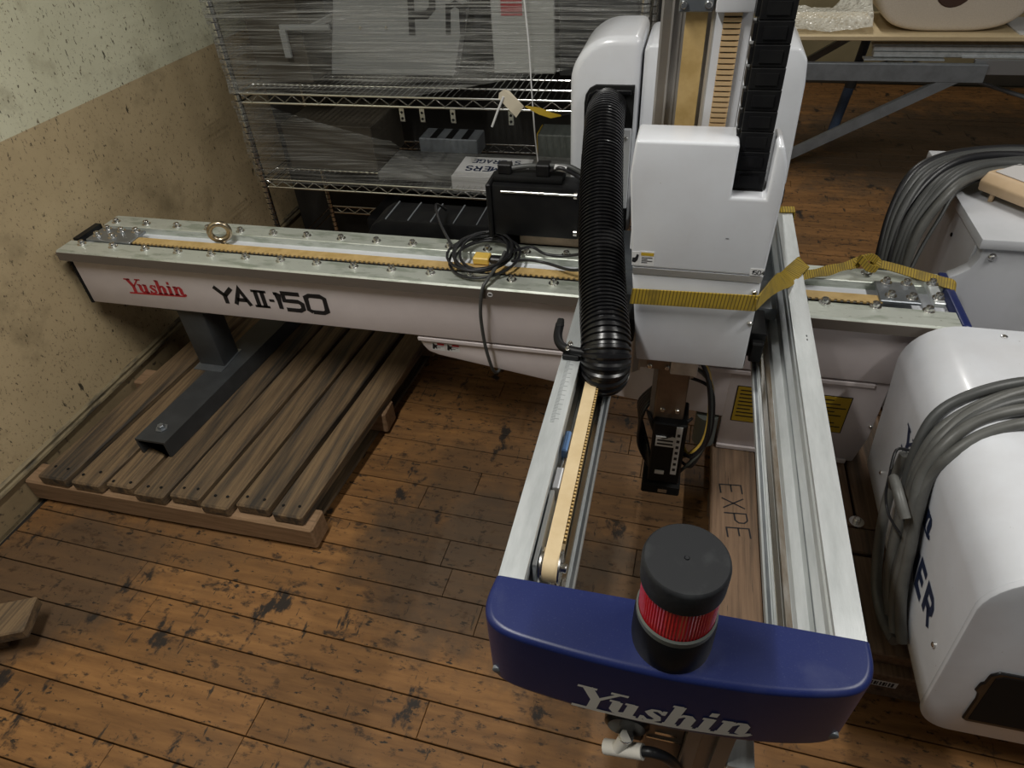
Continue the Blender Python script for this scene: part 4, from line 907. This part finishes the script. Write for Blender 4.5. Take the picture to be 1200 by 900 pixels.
# ================================================================== WORK TABLE (background right)
tb = thing('work_table', 'steel framed work table with pale wooden top', 'table', (1.4, 4.5, 0))
box('table_top', .40, 2.9, 4.20, 4.78, .715, .738, PALEWOOD, tb, .003, 1)
box('front_rail', .55, 1.52, 4.185, 4.225, .515, .605, GREYMET, tb, .003, 1)
box('front_rail', 1.46, 2.9, 4.226, 4.25, .545, .62, mat('galvanised_rail', (.33, .34, .35), .45, .6), tb, .003, 1)
def strut(name, a, b, w, h, m, parent):
    a, b = Vector(a), Vector(b); t = (b - a).normalized(); s_ = Vector((0, 1, 0)); n_ = t.cross(s_).normalized(); bm = bmesh.new(); V = []
    for p in (a, b): V.append([bm.verts.new(p + s_ * sx * w / 2 + n_ * nz * h / 2) for sx, nz in ((-1, -1), (1, -1), (1, 1), (-1, 1))])
    for k in range(4): bm.faces.new((V[0][k], V[0][(k + 1) % 4], V[1][(k + 1) % 4], V[1][k]))
    bm.faces.new(V[0][::-1]); bm.faces.new(V[1]); return put(name, fin(bm, name, m), parent)
strut('brace', (.50, 4.205, .005), (1.40, 4.205, .545), .035, .055, GREYMET, tb)
strut('rear_brace', (.62, 4.74, .42), (1.05, 4.74, .70), .03, .04, GREYMET, tb)
tube('tie_bar', [(1.25, 4.55, .52), (1.62, 4.5, .43), (2.3, 4.4, .25)], .012, GREYMET, tb, 8)
tube('tie_bar', [(1.20, 4.6, .52), (.90, 4.65, .44)], .012, BLACKM, tb, 8)
for x in (.97, 2.7):
    tube('leg', [(x + .045, 4.72, .70), (x + .015, 4.72, .36)], .026, BLUEGREY, tb, 12); tube('leg', [(x + .016, 4.72, .37), (x - .03, 4.72, .0)], .030, BLUEGREY, tb, 12)
    lathe('leg_collar', [(.034, 0), (.034, .07), (.026, .072)], DARKSTEEL, (x + .014, 4.72, .33), tb, 12)
tube('leg', [(2.75, 4.3, .70), (2.75, 4.3, 0)], .03, BLUEGREY, tb, 12)
box('caster_bracket', 1.12, 1.20, 4.5, 4.58, .46, .53, GREYMET, tb, .004, 1)
al = thing('aluminium_bars', 'bundle of aluminium bars stored below the table top', 'bars', (1.6, 4.32, .60))
for i, (x0, z0, y0) in enumerate(((.96, .645, 4.28), (.965, .618, 4.27), (.955, .663, 4.30))): box('bar', x0, 2.8, y0, y0 + .06, z0, z0 + .024 - .010 * (i == 2), ALU, al, .004, 1)
box('flat_bar', .92, 1.32, 4.25, 4.31, .6055, .6125, ALU, al); box('flat_bar', 1.40, 2.8, 4.255, 4.31, .6205, .6175 + .01, ALU, al)
fr = thing('foam_roll', 'large roll of white packing foam on the table', 'foam roll', (1.3, 4.5, .738))
pts = []
for i in range(48):
    a = 2 * PI * i / 48; c_, s_ = math.cos(a), math.sin(a); e = 2 / 3.2
    pts.append((1.29 + .365 * math.copysign(abs(c_) ** e, c_), .985 + .2465 * math.copysign(abs(s_) ** e, s_)))
prism('roll', pts, 'y', 4.28, 4.74, FOAM, fr, .03, 3, smooth=True)
lathe('core_hole', [(.002, 0), (.085, 0), (.09, .006), (.09, .02)], mat('brown_core', (.06, .03, .02), .8), (1.27, 4.272, .945), fr, 24, 'y')
# bubble wrap: wrinkled sheet
bw = bmesh.new(); gx, gy = 24, 12; grid = []
rn = random.Random(4)
for j in range(gy + 1):
    r_ = []
    for i in range(gx + 1):
        u, v = i / gx, j / gy; x = .42 + .50 * u; y = 4.24 + .36 * v
        z = .742 + .045 * abs(math.sin(u * 5 + v * 3)) * (0.3 + v) + .34 * max(0, u - .45) ** 1.5 * (0.25 + v) * (1 if v > .1 else .3) + rn.uniform(0, .01)
        r_.append(bw.verts.new((x, y, z)))
    grid.append(r_)
for j in range(gy):
    for i in range(gx): bw.faces.new((grid[j][i], grid[j][i + 1], grid[j + 1][i + 1], grid[j + 1][i]))
tag(put('bubble_wrap', fin(bw, 'bubble_wrap', BUBBLE, True, 80)), 'crumpled clear bubble wrap on the pale table top', 'bubble wrap')
tag(box('white_sheet', 1.62, 2.1, 4.23, 4.6, .7385, .745, PAPER), 'white sheet of paper beside the foam roll', 'paper')

# ================================================================== WIRE SHELVING RACK
RX0, RX1, RY0, RY1 = -1.70, -.16, 2.35, 2.83
rk = thing('wire_rack', 'chrome wire shelving rack wrapped in stretch film', 'shelf', ((RX0 + RX1) / 2, 2.6, 0))
for x in (RX0, RX1):
    for y in (RY0, RY1):
        p_ = tube('post', [(x, y, .02), (x, y, 1.85)], .0125, CHROME, rk, 12)
        bm = bmesh.new(); z = .1
        while z < 1.85: bm_tube(bm, [(x, y, z), (x, y, z + .004)], .0131, 12); z += .025
        g = put('post_grooves', fin(bm, 'post_grooves', BLACKM, True), p_); g['kind'] = 'stuff'
        lathe('foot', [(.016, 0), (.016, .012), (.010, .02)], BLACK, (x, y, 0), p_, 10)
SHZ = (.26, .607, .953, 1.55)
for zi, z in enumerate(SHZ):
    s_ = tube('shelf_frame', [(RX0, RY0, z), (RX1, RY0, z), (RX1, RY1, z), (RX0, RY1, z)], .0042, CHROME, rk, 6, closed=True)
    tube('lower_frame', [(RX0, RY0, z - .034), (RX1, RY0, z - .034), (RX1, RY1, z - .034), (RX0, RY1, z - .034)], .0042, CHROME, s_, 6, closed=True)
    for y in (RY0, RY1):
        zz = []; x = RX0 + .02; k = 0
        while x < RX1 - .01: zz.append((x, y, z - (.004 if k % 2 == 0 else .030))); x += .036; k += 1
        tube('truss_wire', zz, .0030, CHROME, s_, 6)
    if zi in (1, 2):
        bm = bmesh.new(); x = RX0 + .02
        while x < RX1: bm_tube(bm, [(x, RY0, z + .003), (x, RY1, z + .003)], .0017, 5); x += .0245
        for y in (RY0 + .12, RY0 + .24, RY0 + .36): bm_tube(bm, [(RX0, y, z - .001), (RX1, y, z - .001)], .0030, 5)
        g = put('deck_wires', fin(bm, 'deck_wires', CHROME), s_); g['kind'] = 'stuff'
for x in (-1.04, -.96, -.84, -.62): 
    hk = box('shelf_tab', x, x + .020, RY0 + .010, RY0 + .013, .862, .912, CHROME, rk, .001, 1)
    for zz in (.874, .896): lathe('tab_hole', [(.005, 0), (.005, -.0006), (.0003, -.0006)], BLACKM, (x + .010, RY0 + .0097, zz), hk, 10, 'y')
# things on the shelves
tag(box('cardboard_box', -1.66, -1.43, 2.47, 2.78, .9595, 1.40, CARDD, None, .004, 1), 'brown box at the left end of the upper rack shelf', 'box')
t = thing('frame_box', 'dark equipment box with pale frame bracket on upper shelf', 'box', (-1.38, 2.6, .9595))
box('body', -1.425, -1.22, 2.67, 2.80, .9595, 1.42, DARKBOX, t, .004, 1)
box('frame_bar', -1.50, -1.30, 2.440, 2.452, 1.155, 1.172, CARD, t); box('frame_bar', -1.505, -1.480, 2.440, 2.452, 1.06, 1.1545, CARD, t); box('frame_bar', -1.378, -1.362, 2.4525, 2.668, 1.155, 1.172, CARD, t)
t = thing('panel_box', 'light grey leaning panel with large black letters behind the film', 'panel', (-1.1, 2.6, .9595))
prism('panel', [(-1.40, .965), (-1.27, 1.45), (-.74, 1.45), (-.88, .965)], 'y', 2.57, 2.63, CARD, t, .004, 1)
lettering('letter_print', word('P', .17, 1.0, .25) + [[(p[0] * 1.15 + .95, p[1], .13) for p in q] for q in word('m', .1)], plane_fn((-1.03, 2.5685, 1.11), (1, 0, 0), (.1, 0, 1), .15), INK, t)
for x in (-1.235, -1.13): lathe('screw', [(.007, 0), (.006, -.004), (.0003, -.005)], STEEL, (x, 2.57, 1.135), t, 10, 'y')
t = thing('white_carton', 'pale carton with a red patch on the upper shelf', 'box', (-.62, 2.6, .9595))
box('carton', -.74, -.50, 2.64, 2.80, .9595, 1.45, mat('pale_carton', (.42, .43, .41), .6), t, .004, 1); box('red_patch', -.70, -.62, 2.6385, 2.6397, 1.16, 1.26, REDP, t)
tag(box('dark_case', -.48, -.20, 2.62, 2.80, .9595, 1.43, DARKBOX, None, .006, 2), 'dark case at the right end of the upper rack shelf', 'case')
t = thing('long_crate', 'long dark crate on the lower rack shelf behind film', 'crate', (-1.2, 2.6, .6135))
box('crate', -1.62, -1.22, 2.46, 2.78, .6135, .80, CARDD, t, .004, 1)
tag(box('flat_carton', -1.19, -.40, 2.39, 2.63, .6135, .645, mat('film_wrapped_carton', (.11, .11, .105), .25, col2=(.2, .2, .19), scale=6, stretch=(1, 8, 1)), None, .006, 2), 'flat film wrapped carton lying on the lower rack shelf', 'carton')
t = thing('storage_sign', 'upside down white storage sign lying on the flat carton', 'sign', (-.72, 2.45, .6455))
bm = bmesh.new()
o = box('sheet', -.870, -.580, 2.386, 2.58, .6458, .6485, PAPER, t)
box('sheet_fold', -.872, -.66, 2.3835, 2.3858, .585, .6485, PAPER, o)
lettering('sign_print', word('STORAGE', .2, 1.0, .28), plane_fn((-.628, 2.555, .6492), (-1, 0, 0), (0, -1, 0), .034), mat('navy_print', (.02, .03, .07), .5), o)
lettering('sign_print', word('DIMERS', .2, 1.0, .28), plane_fn((-.645, 2.485, .6492), (-1, 0, 0), (0, -1, 0), .042), MATS['navy_print'], o)
t = thing('drive_unit', 'grey white slotted electronics unit on the lower shelf', 'device', (-1.0, 2.7, .65))
o = box('case', -1.10, -.84, 2.655, 2.78, .6135, .69, GREYMET, t, .004, 1); 
for i in range(3): box('slot', -1.05 + i * .07, -1.02 + i * .07, 2.66, 2.77, .6902, .692, BLACKM, o)
t = thing('grey_device', 'grey green device with yellow edge on the lower shelf', 'device', (-.5, 2.7, .65))
o = box('case', -.58, -.30, 2.66, 2.79, .6135, .72, GREENG, t, .004, 1); box('yellow_edge', -.584, -.5805, 2.67, 2.78, .63, .72, YELLOW, o)
tag(box('black_crate', -1.3, -.45, 2.42, 2.75, .2665, .42, BLACK, None, .01, 2), 'black crate on the lowest rack shelf', 'crate')
# stretch film around the upper half of the rack
def film(name, zlo, zhi, x0, x1, y, label, m=None, side=True):
    bm = bmesh.new(); nx, nz = 60, 16; rn = random.Random(name); G_ = []
    def put_row(fx):
        return fx
    path = ([(x0, RY1 + .01, 0)] if side else []) + [(x0 + (x1 - x0) * i / nx, y, 1) for i in range(nx + 1)] + ([(x1, RY1 + .01, 0)] if side else [])
    for (x, yy, fr_) in path:
        u = (x - x0) / (x1 - x0); a, b = zlo(u), zhi(u); col_ = []
        for j in range(nz + 1):
            v = j / nz; w = fr_ * (.006 * math.sin(9 * u + 11 * v) + .004 * math.sin(31 * v + 5 * u)) + (.03 * math.sin(PI * v) * math.sin(PI * u) if fr_ else 0)
            col_.append(bm.verts.new((x, yy + w, a + (b - a) * v)))
        G_.append(col_)
    for A, B in zip(G_, G_[1:]):
        for j in range(nz): bm.faces.new((A[j], B[j], B[j + 1], A[j + 1]))
    return tag(put(name, fin(bm, name, m or FILM, True, 80)), label, 'plastic film')
film('stretch_film', lambda u: .957 + .27 * max(0, u - .45), lambda u: 1.75, RX0 - .018, RX1 + .018, RY0 - .020, 'clear stretch film wrapped around the upper shelf of the rack')
film('stretch_film', lambda u: .60, lambda u: .93 - .135 * min(1, max(0, (u - .08) / .30)) ** 0.8 - .105 * min(1, max(0, (u - .40) / .10)), RX0 - .018, RX1 + .018, RY0 - .016, 'clear stretch film strip wrapped low across the rack below the upper shelf', FILM2)
tg = thing('paper_tag', 'beige paper tag on a white tie hanging from the rack', 'tag', (-.55, 2.25, .98))
bm = bmesh.new()
q = [(-.605, 2.20, 1.022), (-.588, 2.20, 1.034), (-.570, 2.20, 1.030), (-.520, 2.19, .985), (-.548, 2.19, .948), (-.608, 2.20, 1.005)]
V = [bm.verts.new(p) for p in q]; V2 = [bm.verts.new((p[0], p[1] + .0015, p[2])) for p in q]
bm.faces.new(V); bm.faces.new(V2[::-1])
for i in range(6): bm.faces.new((V[i], V[(i + 1) % 6], V2[(i + 1) % 6], V2[i]))
put('card', fin(bm, 'card', MANILA), tg)
tube('tie', [(-.590, 2.197, 1.012), (-.612, 2.19, .965), (-.634, 2.19, .915)], .004, PAPER, tg, 7)
ribbon('yellow_tape', [(-.515, 2.19, .985), (-.47, 2.20, .968), (-.43, 2.20, .955), (-.40, 2.21, .952)], [(.2, 0, 1), (.1, .4, 1), (.2, .1, 1), (.2, 0, 1)], [.004, .022, .018, .004], .002, YELLOW, tg)
tube('hook_wire', [(-.40, 2.21, .952), (-.30, 2.28, .95), (-.25, 2.337, .935)], .003, CABLEB, tg, 6, 4)
tag(tube('twine', [(-.545, 2.31, 1.40), (-.535, 2.31, 1.27), (-.525, 2.309, 1.15), (-.52, 2.31, 1.02), (-.512, 2.31, .85), (-.50, 2.312, .70), (-.505, 2.313, .625)], .0028, PAPER, None, 6, 6), 'thin pale film cord hanging down the front of the rack', 'cord')

t = thing('dark_backdrop', 'added dark backdrop block behind the wire rack', 'backdrop', (-1.0, 3.25, 0))  # dark block added behind the rack so its gaps read dark
box('cover', -1.98, -.12, 2.95, 3.55, 0.02, 1.32, mat('backdrop_dark', (.022, .021, .019), .8, col2=(.035, .033, .03), scale=5, bump=.5, bscale=8), t, .03, 3)
box('plinth', -1.94, -.16, 2.99, 3.5, 0.0, .0195, BLACKM, t)
